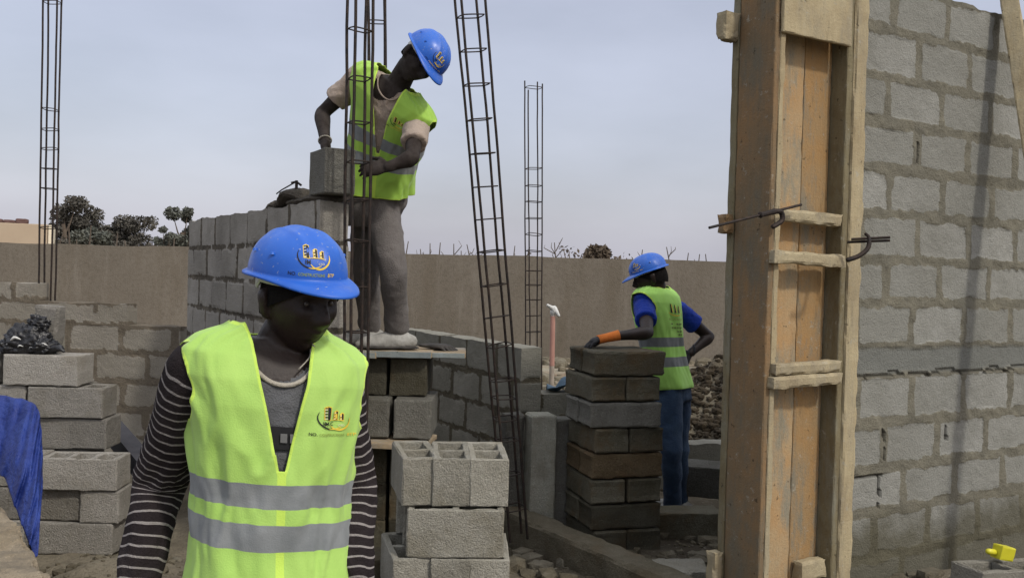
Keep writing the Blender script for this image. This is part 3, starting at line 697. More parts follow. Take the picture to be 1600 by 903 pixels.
fpart('post', .440, .475, .0, .20, 0, ZT, M['fw_olive'], 6, amp=.003)
fpart('post', .476, .560, -.012, .06, .30, ZT, M['fw_pale'], 7, res=.02, amp=.004, edge=.006)
zb = ZY(1205, 50, FD)
fpart('top_board', .022, .437, -.022, -.002, zb - .0, zb + .42, M['fw_pale'], 8, res=.04, amp=.001)
def cleat(b0, b1, a0, a1, z, h, seed, amp=.005, lean=0.0, name='cleat'):
    v, f = rbox((b1 - b0, a1 - a0, h), .014, amp, .006, seed, 16)
    ex = nrm(B + UP * lean); mk(name, place(v, C0 + B * (b0 + b1) / 2 + A * (a0 + a1) / 2 + UP * z, ex, A, UP), f, M['fw_cleat'], fw)
cleat(.06, .437, -.005, .045, 1.945, .055, 11, .007, -.02)
cleat(.002, .437, -.03, .015, 1.77, .055, 12, .007, -.02)
cleat(.03, .437, -.03, .02, 1.312, .05, 13, .005, .02)
cleat(.015, .437, -.036, .016, 1.257, .052, 14, .005, .02)
cleat(.28, .437, .02, .075, .405, .085, 15, .005, .0)
cleat(.03, .13, -.03, .0, .36, .10, 16, .004, 0)
# timber stubs on the left side
for (pz, h, L_, s) in ((ZY(1140, 68, FD + .2), .12, .085, 21), (ZY(1140, 366, FD + .2), .085, .05, 22), (ZY(1140, 915, FD + .2), .16, .055, 23)):
    v, f = rbox((L_, .06, h), .016, .008 if s == 21 else .002, .008, s, 18)
    mk('stub', place(v, C0 - B * (L_ / 2 + .006) + A * (.225) + UP * pz, B, A, UP), f, M['fw_cleat'] if s != 22 else M['fw_left'], fw)
# rods and clamps
def rod(pts, r, name='tie_rod', seg=8):
    v, f = tube(pts, r, seg); return mk(name, v, f, M['steel'], fw, smooth=False)
r1 = P(1108, 356, 3.62); r2 = P(1252, 320, 3.84)
rod([r1, r2], .0055)
cl = r1 + (r2 - r1) * .6; rr = nrm(r2 - r1)
v, f = tube([cl - rr * .035, cl - rr * .03, cl - rr * .02, cl + rr * .02, cl + rr * .05], [.009, .014, .011, .011, .013], 10); cm = mk('clamp', v, f, M['steel'], fw)
v, f = tube(spline([cl + rr * .05, cl + rr * .085 - UP * .01 , cl + rr * .09 - UP * .045, cl + rr * .045 - UP * .06], 10), .011, 8, caps='round'); mk('clamp', v, f, M['steel'], fw)
r3 = P(1330, 374, 3.95); r4 = P(1391, 371, 3.9)
rod([r3, r4], .0055); rod([r3 - UP * .012 + A * .02, r4 - UP * .013], .0055)
v, f = tube(spline([P(1353, 366, 3.88), P(1358, 372, 3.86), P(1356, 388, 3.85), P(1342, 400, 3.84), P(1325, 406, 3.83)], 14), [.007] * 5 + [.010] * 9, 8, caps='round'); mk('clamp', v, f, M['steel'], fw, smooth=True)

# leaning plank against the wall
pl0 = P(1716, 900, 4.15); pl1 = P(1568, -60, 4.78)
v, f = beam_v(pl0, pl1, .085, .075, up=np.array([-.5, -.85, 0]), res=.03, amp=.003, edge=.004, seed=5)
tag(mk('leaning_plank', v, f, M['fw_pale']), 'pale timber plank leaning on the tall block wall at the right edge', 'plank')

# ------------------------------------------------------------------ reinforcement cages
def cage(label, p0, p1, w, zst, ang=.3, r=.0065, w1=None, twist=0, bars=4, rs=.0035, offs=None, cut=None):
    p0 = np.asarray(p0, float); p1 = np.asarray(p1, float); t = thing('rebar_cage', label, 'rebar cage', p0, 'steel reinforcement cages')
    ax = nrm(p1 - p0); ex = nrm([math.cos(ang), math.sin(ang), 0]); ex = nrm(ex - ax * np.dot(ex, ax)); ey = np.cross(ax, ex)
    Ln = np.linalg.norm(p1 - p0); w1 = w if w1 is None else w1; cors = [(-1, -1), (1, -1), (1, 1), (-1, 1)]
    rs_ = np.random.RandomState(int(abs(p0[0] * 1000)) % 1000)
    paths = []
    for i, (a, b) in enumerate(cors):
        n = 26; ts = np.linspace(0, 1 if cut is None else cut[i], n); wob = np.cumsum(rs_.randn(n, 2) * .0011, 0)
        ww = w + (w1 - w) * ts
        pts = p0 + ax * (ts * Ln)[:, None] + ex * (a * ww / 2 + wob[:, 0])[:, None] + ey * (b * ww / 2 + wob[:, 1])[:, None]
        v, f = tube(pts, r, 8); mk('bar', v, f, M['steel'], t)
    for s in zst:
        q = s / Ln; ww = (w + (w1 - w) * q) * 1.12; c = p0 + ax * s; til = rs_.randn(2) * .05; sw = rs_.uniform(.96, 1.05)
        pts = []
        for k in range(17):
            a = k / 16 * 2 * math.pi + math.pi / 4; cx, cy = math.cos(a), math.sin(a); m = max(abs(cx), abs(cy)); sq = .6 / m + .4
            x_, y_ = cx * sq * ww * .5 * sw * .98, cy * sq * ww * .5 * sw * .98; pts.append(c + ex * x_ + ey * y_ + ax * (x_ * til[0] + y_ * til[1]))
        v, f = tube(pts, rs, 6, caps=False); mk('stirrup', v, f, M['steel'], t)
    return t
def st(Ln, ys, p0, p1):
    """distances along the cage for stirrups seen at given heights (metres)"""
    return [Ln * (z - p0[2]) / (p1[2] - p0[2]) for z in ys]
# centre, leaning
b0 = P(806, 840, 4.95); b1 = P(728, -60, 4.75); z1 = b1[2]
Ln = np.linalg.norm(b1 - b0)
zst = [Ln * (840 - y) / 900 for y in (22, 73, 125, 178, 230, 281, 331, 381, 434, 484, 529, 584, 612, 646, 680, 735, 790)]
cage('tall leaning steel cage in the centre, foot behind the foreground stack', b0, b1, .098, zst, .35, .0068, .112)
# by the standing worker: front cage and the one behind
b0 = P(551, 905, 4.30); b0[2] = .15; b1 = P(564, -40, 4.28); Ln = np.linalg.norm(b1 - b0)
fr = lambda y: (1.7 + (423 - y) * 4.3 / 1450 - b0[2])
cage('steel cage in front of the standing worker, at the end of the shaded wall', b0, b1, .078, [fr(y) for y in (52, 127, 195, 256, 315, 378, 450, 520, 560, 620)], .50, .0072, .083)
b0 = P(600, 560, 5.35); b0[2] = .2; b1 = P(588, -40, 5.25); 
cage('steel cage behind the back of the standing worker, above his shoulder', b0, b1, .085, [.6, 1.0, 1.4, 1.8, 2.9], .25, .007, .085)
b0 = P(73, 505, 7.2); b1 = P(83, -60, 7.2); Ln = np.linalg.norm(b1 - b0)
cage('thin steel ladder cage at the far left above the black bag', b0, b1, .085, [(505 - y) * 7.2 / 1450 for y in (6, 172, 203, 233, 264, 295, 356)], .06, .0075, .11)
b0 = P(834, 660, 8.4); b1 = P(834, 125, 8.5); Ln = np.linalg.norm(b1 - b0)
cage('straight far steel cage right of the leaning one', b0, b1, .112, [(660 - y) * 8.45 / 1450 for y in (137, 264, 291, 316, 342, 367, 393, 424, 446, 469, 494, 519, 543, 568, 592, 616)], .32, .0062, .125, cut=(.965, .985, 1.0, 1.0))

# ------------------------------------------------------------------ pipe, beam, bag, tarp
p0 = P(861, 640, 7.4); p1 = P(864, 494, 7.4); pm = p0 + (p1 - p0) * .47
t = thing('plastic_pipe', 'upright pale pipe with pink upper half and white cap, right of the far cage', 'pipe', p0)
M['pink'] = m_simple('pink_plastic', (.46, .25, .20), (.40, .21, .17), 8, .6, .3, .1)
M['palepipe'] = m_simple('dirty_pale_plastic', (.42, .36, .30), (.30, .25, .20), 8, .6, .3, .1)
v, f = tube([p0, pm], .020, 14); mk('lower_pipe', v, f, M['palepipe'], t)
v, f = tube([pm, p1], [.0205, .019], 14); mk('upper_pipe', v, f, M['pink'], t)
pe = P(862, 476, 7.4)
mb = MB(); mb.add(*tube(spline([p1 - UP * .005, p1 + UP * .03, P(866, 484, 7.4), P(856, 477, 7.38)], 12), [.012, .013, .02, .024, .026, .028, .03, .026, .022, .018, .014, .012], 10, caps='round'))
mb.add(*tube([P(866, 482, 7.4), P(873, 493, 7.38)], [.024, .012], 10, caps='round'))
M['whitecloth'] = m_simple('white_plastic_sheet', (.62, .62, .60), (.5, .5, .48), 10, .5, .4, .2)
mk('wrapped_cap', mb.verts(), mb.f, M['whitecloth'], t, smooth=True)
# small sheet of blue net on the return wall
M['bluenet'] = m_simple('faded_blue_sheet', (.07, .12, .17), (.10, .16, .22), 12, .7, .3, .3)
def sheet(name, label, cat, fn, nu, nv, mat, th=.004, kind=None):
    V = []; F = []
    for i in range(nu):
        for j in range(nv): V.append(fn(i / (nu - 1), j / (nv - 1)))
    V = np.array(V); n0 = len(V)
    for i in range(nu - 1):
        for j in range(nv - 1): a = i * nv + j; F.append([a, a + 1, a + nv + 1, a + nv])
    o = mk(name, V, F, mat, smooth=True); sm = o.modifiers.new('s', 'SOLIDIFY'); sm.thickness = th
    return tag(o, label, cat)
c = P(878, 606, 6.1)
def fn(u, v_):
    x = c[0] - .10 + .22 * u; y = 6.02 + .2 * v_; z = .955 + .03 * math.sin(u * 7 + v_ * 4) * (.4 + v_) + .05 * max(0, 1 - abs(u - .6) * 3) * (1 - v_ * .5); return (x, y, z)
sheet('blue_sheet', 'crumpled faded blue sheet lying on the short wall of pale blocks', 'sheet', fn, 24, 18, M['bluenet'])
# grey steel beam leaning left
g0 = P(150, 640, 6.1); g1 = P(262, 775, 4.75)
M['greysteel'] = m_simple('grey_steel', (.035, .035, .042), (.06, .06, .068), 6, .8, .2, .1)
d = nrm(g1 - g0); mb = MB()
ux = nrm(np.cross(d, UP)); uz = np.cross(ux, d)
for (w_, h_, ox, oz) in ((.10, .008, 0, .05), (.10, .008, 0, -.05), (.008, .10, .046, 0), (.008, .10, -.046, 0)):
    v, f = rbox((w_, h_, np.linalg.norm(g1 - g0)), .05, 0, .0005); mb.add(place(v, g0 + ux * ox + uz * (oz + (.0 if h_ < .05 else 0)), ux, uz, d), f)
tag(mk('steel_channel', mb.verts(), mb.f, M['greysteel']), 'grey steel box section leaning down behind the man in front, left of his sleeve', 'steel beam')
# black bag
M['bag'] = m_simple('black_plastic_film', (.010, .010, .012), (.018, .018, .020), 8, .28, .5, .5, 22, bd=.02)
bc = P(50, 505, 5.08); bz = 1.195
def bagmesh(cx, cy, cz, rx, ry, rz, seed, amp=.35):
    nu, nv = 72, 40; V = []
    th = np.linspace(0, 2 * math.pi, nu, endpoint=False); ph = np.linspace(0.02, math.pi - .02, nv)
    T, Pp = np.meshgrid(th, ph, indexing='ij'); D = np.stack([np.cos(T) * np.sin(Pp), np.sin(T) * np.sin(Pp), np.cos(Pp)], -1).reshape(-1, 3)
    r = 1 + amp * np.abs(fbm(D, 2.6, 4, seed)) * 1.6 - amp * .5 + .1 * fbm(D, 8, 2, seed)
    V = D * r[:, None] * [rx, ry, rz] + [cx, cy, cz]; V[:, 2] = np.maximum(V[:, 2], bz + .003 * fbm(V, 20, 1, 3))
    F = [[i * nv + j, i * nv + j + 1, ((i + 1) % nu) * nv + j + 1, ((i + 1) % nu) * nv + j] for i in range(nu) for j in range(nv - 1)]
    F += [[i * nv for i in range(nu)], [i * nv + nv - 1 for i in range(nu)][::-1]]
    return V, F
mb = MB(); x0 = P(50, 505, 5.08)[0]
mb.add(*bagmesh(x0 - .02, 5.08, bz + .06, .135, .09, .105, 5)); mb.add(*bagmesh(x0 + .07, 5.07, bz + .035, .09, .08, .055, 6)); mb.add(*bagmesh(x0 + .03, 5.09, bz + .155, .06, .05, .055, 7, .5))
mb.add(*bagmesh(x0 - .1, 5.05, bz + .03, .06, .06, .05, 9)); mb.add(*tube(spline([[x0 + .12, 5.05, bz + .03], [x0 + .17, 5.03, bz + .035], [x0 + .205, 5.02, bz + .02]], 8), [.03, .028, .022, .018, .014, .012, .01, .008], 8, caps='round'))
t = thing('plastic_bag', 'crumpled black plastic bag on top of the left pile', 'bag', (x0, 5.08, bz))
mk('bag_film', mb.verts(), mb.f, M['bag'], t, smooth=True)
for (dx, dy, dz, sc) in ((-.045, -.085, .085, .022), (-.08, -.075, .055, .018), (.10, -.07, .055, .016), (.035, -.07, .035, .012), (.185, -.055, .03, .014), (-.02, -.08, .045, .012)):
    V_, F_ = tube(spline([[x0 + dx - sc, 5.08 + dy, bz + dz - sc * .4], [x0 + dx, 5.075 + dy, bz + dz + sc * .3], [x0 + dx + sc * 1.3, 5.08 + dy, bz + dz - sc * .2]], 6), np.array([.2, .3, .38, .3, .25, .12]) * sc, 7, caps='round')
    mk('white_scrap', V_, F_, M['whitecloth'], t, smooth=True)
# blue tarp hanging over the wall end
M['tarp'] = m_simple('blue_tarpaulin', (.008, .022, .15), (.016, .040, .21), 9, .55, .35, .8, 16, bd=.02)
tl = [P(-40, 612, 4.45), P(10, 618, 4.4), P(46, 626, 4.3), P(60, 642, 4.2), P(66, 690, 4.1), P(67, 760, 3.95), P(60, 850, 3.55)]
tb = [P(-60, 760, 4.3), P(-20, 740, 4.2), P(5, 745, 4.05), P(22, 790, 3.85), P(36, 825, 3.7), P(46, 850, 3.55), P(53, 868, 3.40)]
tl = spline(tl, 60); tb = spline(tb, 60)
def fn(u, v_):
    i = min(59, int(u * 59)); q = tl[i] * (1 - v_) + tb[i] * v_; fo = math.sin(u * 38 + 3 * v_) * .026 * (v_ * .7 + .25) + .016 * math.sin(u * 61 - 5 * v_ + 1) + math.sin(u * 17 + 1.5 * v_) * .02 * v_ + .02 * math.sin(v_ * 9 + u * 5)
    return q + np.array([.5, -.86, 0]) * (fo + .07 * math.sin(v_ * math.pi))
sheet('blue_tarpaulin', 'bright blue tarpaulin hanging over the end of the rough plastered wall', 'tarpaulin', fn, 60, 40, M['tarp'], .003)

# ------------------------------------------------------------------ beyond the wall
hb = P(-150, 410, 30); hc = P(82, 410, 30)
t = thing('beige_house', 'flat beige building with a parapet beyond the boundary wall at the far left', 'building', (hc[0] - 3, 31, 0))
M['beige'] = m_simple('beige_render', (.42, .34, .25), (.38, .30, .22), .6, .95, .1, .2, 20)
M['beige_l'] = m_simple('pale_render', (.75, .68, .52), (.7, .62, .48), .6, .95, .1, .2, 20)
M['roofline'] = m_simple('reddish_coping', (.10, .06, .055), (.16, .10, .09), 3, .9, .1, .2, 20)
zt = ZY(40, 350, 30)
hx = np.array([math.cos(.44), math.sin(.44), 0]); hy = np.array([-hx[1], hx[0], 0]); h0 = np.array([hc[0], 30.0, 0])
v, f = rbox((9.0, 6.0, zt), .8, .01, .02, 1); mk('wall', place(v, h0 - hx * 4.66 + hy * 3, hx, hy, UP), f, M['beige'], t)
v, f = rbox((.14, 5.5, zt - .02), .8, .0, .01, 1); mk('end_wall', place(v, h0 - hx * .07 + hy * 2.75, hx, hy, UP), f, M['beige_l'], t)
mb = MB()
for k in range(24):
    v, f = rbox((.36, .5, .10 + .06 * random.random()), .1, .02, .02, k); mb.add(place(v, h0 - hx * (.9 + k * .36) + hy * .3 + UP * (zt - .01), hx, hy, UP), f)
mk('coping', mb.verts(), mb.f, M['roofline'], t)

M['leafd'] = m_simple('hazed_dark_foliage', (.075, .070, .060), (.115, .108, .092), 1.6, .8, .2, 0, spread=0)  # leaf colour greyed and lightened to imitate distance haze
M['leafm'] = m_simple('hazed_olive_foliage', (.085, .092, .078), (.13, .135, .115), 1.6, .8, .2, 0)  # distance haze mixed into this leaf colour too
M['leafb'] = m_simple('brownish_foliage', (.075, .058, .042), (.11, .085, .06), 1.6, .8, .2, 0)
M['bark'] = m_simple('bark', (.09, .07, .055), (.14, .115, .09), 8, .9, .1, .4)
def tree(name, label, px, py_top, Y, wpx, leafm, seed, dens=1.0, leaf=.16, group='trees beyond the boundary wall', cat='tree', sparse=False, zbase=.6):
    rs = np.random.RandomState(seed); topz = ZY(px, py_top, Y); c = P(px, 412, Y); W = wpx / FPX * Y; base = np.array([c[0], Y, zbase])
    t = thing(name, label, cat, base, group); H = topz - zbase
    mb = MB(); tr = spline([base, base + [0.05 * W, 0, H * .35], base + [-.03 * W, 0, H * .7]], 8); mb.add(*tube(tr, np.linspace(.035 * H + .03, .02 * H, 8), 7))
    ncl = int((16 if not sparse else 22)); cls = []
    for k in range(ncl):
        a = rs.rand() * 6.28; rr_ = rs.rand() ** .5; hh = rs.uniform(.22, .95); wf = min(1, (1.08 - hh) * 3.2) ** .6 * rs.uniform(.8, 1.0)
        cc = base + [math.cos(a) * rr_ * W * .5 * wf, math.sin(a) * rr_ * W * .4 * wf, hh * H]; cls.append((cc, W * rs.uniform(.12, .24)))
        st_ = tr[min(7, int(hh * 7))]; mb.add(*tube(spline([st_, (st_ + cc) / 2 + [0, 0, -.05 * H], cc], 5), np.linspace(.012 * H + .008, .006, 5), 5))
    mk('trunk', mb.verts(), mb.f, M['bark'], t)
    V = []; F = []
    n = int((6500 if not sparse else 420) * dens)
    for k in range(n):
        cc, r = cls[rs.randint(len(cls))]; d = rs.randn(3); d = d / np.linalg.norm(d) * r * rs.rand() ** .4 * [1.15, 1.0, .85]
        p = cc + d
        if p[2] > topz: continue
        s = leaf * rs.uniform(.5, 1.2); a_ = rs.randn(3); a_ /= np.linalg.norm(a_); b_ = nrm(np.cross(a_, rs.randn(3))); i0 = len(V)
        V += [p - a_ * s * .6, p + b_ * s * .3, p + a_ * s * .6, p - b_ * s * .3]; F.append([i0, i0 + 1, i0 + 2, i0 + 3])
    mk('crown', V, F, leafm, t)
tree('tree', 'dark leafy tree right beside the beige building', 100, 305, 34, 84, M['leafd'], 1, 1.4, .13)
tree('tree', 'dark tree with the tallest crown in the left row', 122, 318, 35, 92, M['leafd'], 2, 1.4, .13)
tree('tree', 'dark tree in the middle of the left row, flat topped', 165, 333, 36, 96, M['leafd'], 3, 1.2, .13)
tree('tree', 'low dark tree at the right end of the left row', 205, 338, 36, 92, M['leafd'], 4, 1.4, .13)
tree('tree', 'low bushy tree closing the gap at the foot of the left row', 140, 352, 33, 70, M['leafm'], 12, 1.2, .14)
tree('tree', 'lighter feathery tree beside the far end of the shaded wall', 285, 320, 32, 58, M['leafm'], 5, .8, .13, sparse=False)
tree('tree', 'small pale bush left of the feathery tree', 258, 350, 31, 40, M['leafm'], 6, .5, .12)
tree('bush', 'brownish bush showing over the wall, left of the helmet by the column', 935, 383, 17, 92, M['leafb'], 7, 1.1, .10, 'bushes behind the boundary wall', 'bush')
tree('bush', 'thin dry bush with arching twigs over the wall, right of the far cage', 897, 380, 16, 66, M['leafb'], 8, .5, .08, 'bushes behind the boundary wall', 'bush', True)
tree('bush', 'low dry bush over the wall between the brown bush and the blue helmet', 968, 394, 16.5, 66, M['leafb'], 9, .6, .09, 'bushes behind the boundary wall', 'bush', True)
# twigs and stakes planted along the boundary wall
def twig(px, py0, py1, Y, seed, label, spread=1.0, r=.012, name='bare_sapling', group='bare saplings along the boundary wall'):
    rs = np.random.RandomState(seed); b = P(px, py0, Y); b[2] = .6; h = ZY(px, py1, Y) - b[2]; mb = MB()
    mb.add(*tube([b, b + [0.02 * rs.randn(), 0, h * .8], b + [.03 * rs.randn(), 0, h]], [r * 1.2, r * .9, r * .5], 5))
    for k in range(int(4 * spread)):
        z0 = h * rs.uniform(.78, .93); a = rs.choice([-1, 1]) * rs.uniform(.3, 1.0); l = rs.uniform(.06, .15) * spread
        q0 = b + [0, 0, z0]; q1 = q0 + [math.sin(a) * l, rs.uniform(-.05, .05), math.cos(a) * l * .8]; q2 = q1 + [math.sin(a) * .05 * rs.randn(), 0, .06 * rs.rand() + .02]
        mb.add(*tube([q0, q1, q2], [r * .6, r * .45, r * .25], 4))
    tag(mk(name, mb.verts(), mb.f, M['bark'], origin=b), label, 'sapling' if name == 'bare_sapling' else 'stake', group)
tw = [(636, 377, .4), (654, 389, .6), (668, 380, 1.3), (688, 379, .5), (710, 381, 1.2), (722, 392, .5), (732, 382, 1.0), (749, 384, 1.0), (803, 384, .5), (819, 386, 1.2), (868, 379, 1.5), (1002, 390, .6), (1045, 386, 1.2), (1072, 395, 1.0), (1090, 397, .8), (1105, 397, .8)]
wh = ['at the right knee of the standing worker', 'shortest, second right of the standing worker', 'forked like an antler, third from the standing worker', 'straight stick, fourth from the standing worker', 'forked, midway between the worker and the leaning cage', 'tiny, just left of the leaning cage group', 'with three arms, nearer the leaning cage', 'slanting, last one left of the leaning cage', 'thin, close on the right of the leaning cage', 'forked, touching the left side of the far straight cage', 'widest, just right of the far straight cage', 'short, by the helmet of the man at the column', 'tallest right of the blue helmet by the column', 'second right of the blue helmet by the column', 'third right of the blue helmet by the column', 'last one before the formwork']
for i, ((px, py, s), wd) in enumerate(zip(tw, wh)): twig(px, 412, py, 12.9, 100 + i, 'bare sapling above the boundary wall, ' + wd, s)
for i, (px, py, wd) in enumerate(((91, 366, 'first right of the far left cage'), (108, 350, 'tallest, second from the far left cage'), (122, 374, 'lowest, third from the far left cage'), (140, 352, 'in front of the gap between dark trees'), (181, 364, 'thin, under the flat topped tree'), (270, 372, 'leaning, near the far end of the shaded wall'), (203, 376, 'short, last before the gap in the trees'))):
    twig(px, 400, py, 12.9, 200 + i, 'thin stake above the boundary wall, ' + wd, .0, .014, 'thin_stake', 'thin stakes along the boundary wall')
# ------------------------------------------------------------------ people
def evalmesh(o):
    dg = bpy.context.evaluated_depsgraph_get(); ev = o.evaluated_get(dg); me = bpy.data.meshes.new_from_object(ev)
    n = len(me.vertices); co = np.empty(n * 3); me.vertices.foreach_get('co', co)
    F = [list(p.vertices) for p in me.polygons]; return me, co.reshape(-1, 3), F
def fuse(V, F, voxel, smooth=3, factor=.5):
    me = bpy.data.meshes.new('tmp'); me.from_pydata(np.asarray(V).tolist(), [], [list(map(int, q)) for q in F]); o = bpy.data.objects.new('tmp', me); COL.objects.link(o)
    r = o.modifiers.new('r', 'REMESH'); r.mode = 'VOXEL'; r.voxel_size = voxel
    if smooth: s = o.modifiers.new('s', 'SMOOTH'); s.factor = factor; s.iterations = smooth
    m2, co, F2 = evalmesh(o); bpy.data.objects.remove(o); bpy.data.meshes.remove(me); bpy.data.meshes.remove(m2)
    return co, F2
def normals(V, F):
    V = np.asarray(V); Q = np.array([f for f in F if len(f) == 4]); n = np.zeros_like(V)
    fn_ = np.cross(V[Q[:, 2]] - V[Q[:, 0]], V[Q[:, 3]] - V[Q[:, 1]])
    for c in range(4): np.add.at(n, Q[:, c], fn_)
    return n / (np.linalg.norm(n, axis=1)[:, None] + 1e-12)
def frame(f, u):
    f = nrm(f); r = nrm(np.cross(f, u)); u = np.cross(r, f); return r, f, u     # right, forward, up

TT = np.array([-.14, 0, .2, .4, .6, .75, .85, .92, .965, 1.0, 1.05])
TA = np.array([.150, .166, .158, .155, .168, .182, .190, .184, .150, .098, .060])
TB = np.array([.115, .120, .108, .104, .114, .118, .112, .098, .082, .068, .060])
class Torso:
    def __init__(s, pel, neck, front, hipline, shline, wid=1.0, dep=1.0, bow=0.0):
        s.p = np.asarray(pel); s.k = np.asarray(neck); s.f = nrm(front); s.h = nrm(hipline); s.s = nrm(shline); s.w = wid; s.d = dep; s.bow = bow
        s.L = np.linalg.norm(s.k - s.p)
    def basis(s, t):
        r = nrm(s.h * (1 - np.clip(t, 0, 1)) + s.s * np.clip(t, 0, 1)); ax = nrm(s.k - s.p); f = s.f - r * np.dot(s.f, r); f = f - ax * np.dot(f, ax) * .5; f = nrm(f); return r, f
    def center(s, t):
        ax = s.k - s.p; r, f = s.basis(t); return s.p + ax * t - f * s.bow * math.sin(np.clip(t, 0, 1) * math.pi)
    def local(s, t, ang):
        """ang 0 = front, +90deg = wearer's side along +r"""
        a = np.interp(t, TT, TA) * s.w; b = np.interp(t, TT, TB) * s.d; e = 2 / 2.35
        sn, cs = math.sin(ang), math.cos(ang)
        return a * math.copysign(abs(sn) ** e, sn), b * math.copysign(abs(cs) ** e, cs)
    def point(s, t, ang, off=0.0, sx=0.0):
        r, f = s.basis(t); x, y = s.local(t, ang); a = np.interp(t, TT, TA); b = np.interp(t, TT, TB)
        n = nrm(r * x / a ** 2 + f * y / b ** 2 + 1e-9)
        if t > .85: n = nrm(n + nrm(s.k - s.p) * (t - .85) * 7)
        return s.center(t) + r * (x + sx * np.sign(x) * min(1, abs(x) / .12)) + f * y + n * off
    def mesh(s, off=0.0, t0=-.12, t1=1.05, nt_=30, na=48):
        V = []; ts = np.linspace(t0, t1, nt_)
        for t in ts:
            for k in range(na): V.append(s.point(t, k / na * 2 * math.pi, off))
        F = [[i * na + j, i * na + (j + 1) % na, (i + 1) * na + (j + 1) % na, (i + 1) * na + j] for i in range(nt_ - 1) for j in range(na)]
        F += [list(range(na))[::-1], list(range((nt_ - 1) * na, nt_ * na))]
        return np.array(V), F
    fold = None; sx = 0.0
    def surf(s, off):
        """maps lateral x (m) and height t on the front/back to a point"""
        def g(x, t, back=False):
            lo, hi = -math.pi / 2, math.pi / 2
            for _ in range(22):
                m = (lo + hi) / 2
                if s.local(t, m)[0] < x: lo = m
                else: hi = m
            a = (lo + hi) / 2
            if back: a = math.pi - a
            if s.fold is not None: return s.point(t, a, off + s.fold(a, t), s.sx * float(sstep(.70, .93, np.array(t))))
            return s.point(t, a, off)
        return g

def garment(T, name, mat, parent, f_open, t0, t1, off=.016, nu=150, nt_=120, wr=.006, sx=.02, seed=0, hem=.012, fold=1.0):
    """vest: a shell on the torso, cut by the scalar function f_open(x, y, t, ang) > 0"""
    def fold_(a, t):
        a = (a + math.pi) % (2 * math.pi) - math.pi; lo = math.exp(-(t - t0) * 3); ca, sa = math.cos(a), math.sin(a)
        w_ = float(fbm(np.array([[ca * 1.3, sa * 1.3 + t * .9, t * 1.0]]), 2.1, 3, seed)[0]) * wr * (1 + lo)
        rg = 1 - 2.6 * abs(float(fbm(np.array([[ca * .9 + t * .6, sa * .9 - t * .7, t * .8]]), 3.0, 2, seed + 7)[0]))
        return max(-.006, w_ + max(0, rg) * wr * .75 * fold) + hem * lo * (.6 + .4 * math.sin(a * 5 + seed))
    us = np.linspace(-math.pi, math.pi, nu + 1)[:-1] + math.pi / nu; ts = np.linspace(t0, t1, nt_)
    def fo(a, t):
        x, y = T.local(t, a); return f_open(x, y, t, a)
    val = np.array([[fo(a, t) for t in ts] for a in us]); par = np.array([[(a, t) for t in ts] for a in us], float)
    F = []; 
    for i in range(nu):
        for j in range(nt_ - 1):
            q = [(i, j), ((i + 1) % nu, j), ((i + 1) % nu, j + 1), (i, j + 1)]
            if max(val[a][b] for a, b in q) > 0: F.append([a * nt_ + b for a, b in q])
    used = sorted(set(k for f in F for k in f)); mp = {k: i for i, k in enumerate(used)}; V = []; xs = []; tt = []; ed = []
    for k in used:
        i, j = divmod(k, nt_); a, t = par[i][j]; v0 = val[i][j]
        if v0 < 0:
            for _ in range(4):
                v0 = fo(a, t); da = (fo(a + 1e-3, t) - v0) / 1e-3; dt = (fo(a, t + 1e-3) - v0) / 1e-3
                g2 = (da / .15) ** 2 + (dt / .5) ** 2 + 1e-9; a -= np.clip(v0 * da / .15 ** 2 / g2, -.08, .08); t -= np.clip(v0 * dt / .5 ** 2 / g2, -.02, .02)
                t = min(max(t, t0), t1)
            v0 = 0
        w_ = fold_(a, t)
        V.append(T.point(t, a, off + w_, sx * float(sstep(.70, .93, np.array(t))))); x, y = T.local(t, a); xs.append(x); tt.append(t); ed.append(v0 if t - t0 > .008 else 0)
    F = [[mp[k] for k in f] for f in F]
    o = mk(name, V, F, mat, parent, smooth=True, attrs={'tt': tt, 'xx': xs, 'edge': ed})
    T.fold = fold_; T.sx = sx
    so_ = o.modifiers.new('thick', 'SOLIDIFY'); so_.thickness = .003; so_.offset = 1
    return o
def vest_open(vtop=.075, vb=.22, gap=.0035, back_t=.985, arm_r=.058, arm_t=.80, arm_h=.135):
    def f(x, y, t, a):
        r = 9.0; front = y > 0
        if front:
            wv = gap + (vtop - gap) * max(0, (t - vb) / (1 - vb)) ** .9 if t > vb else gap
            r = min(r, abs(x) - wv)
            r = min(r, (1.02 - t) * .5)
        else: r = min(r, (back_t - t) * .5 + max(0, abs(x) - .06) * .9)
        q = math.sqrt(((t - arm_t) / arm_h) ** 2 + (y / arm_r) ** 2)
        if abs(x) > .08: r = min(r, (q - 1) * .075)
        return r
    return f
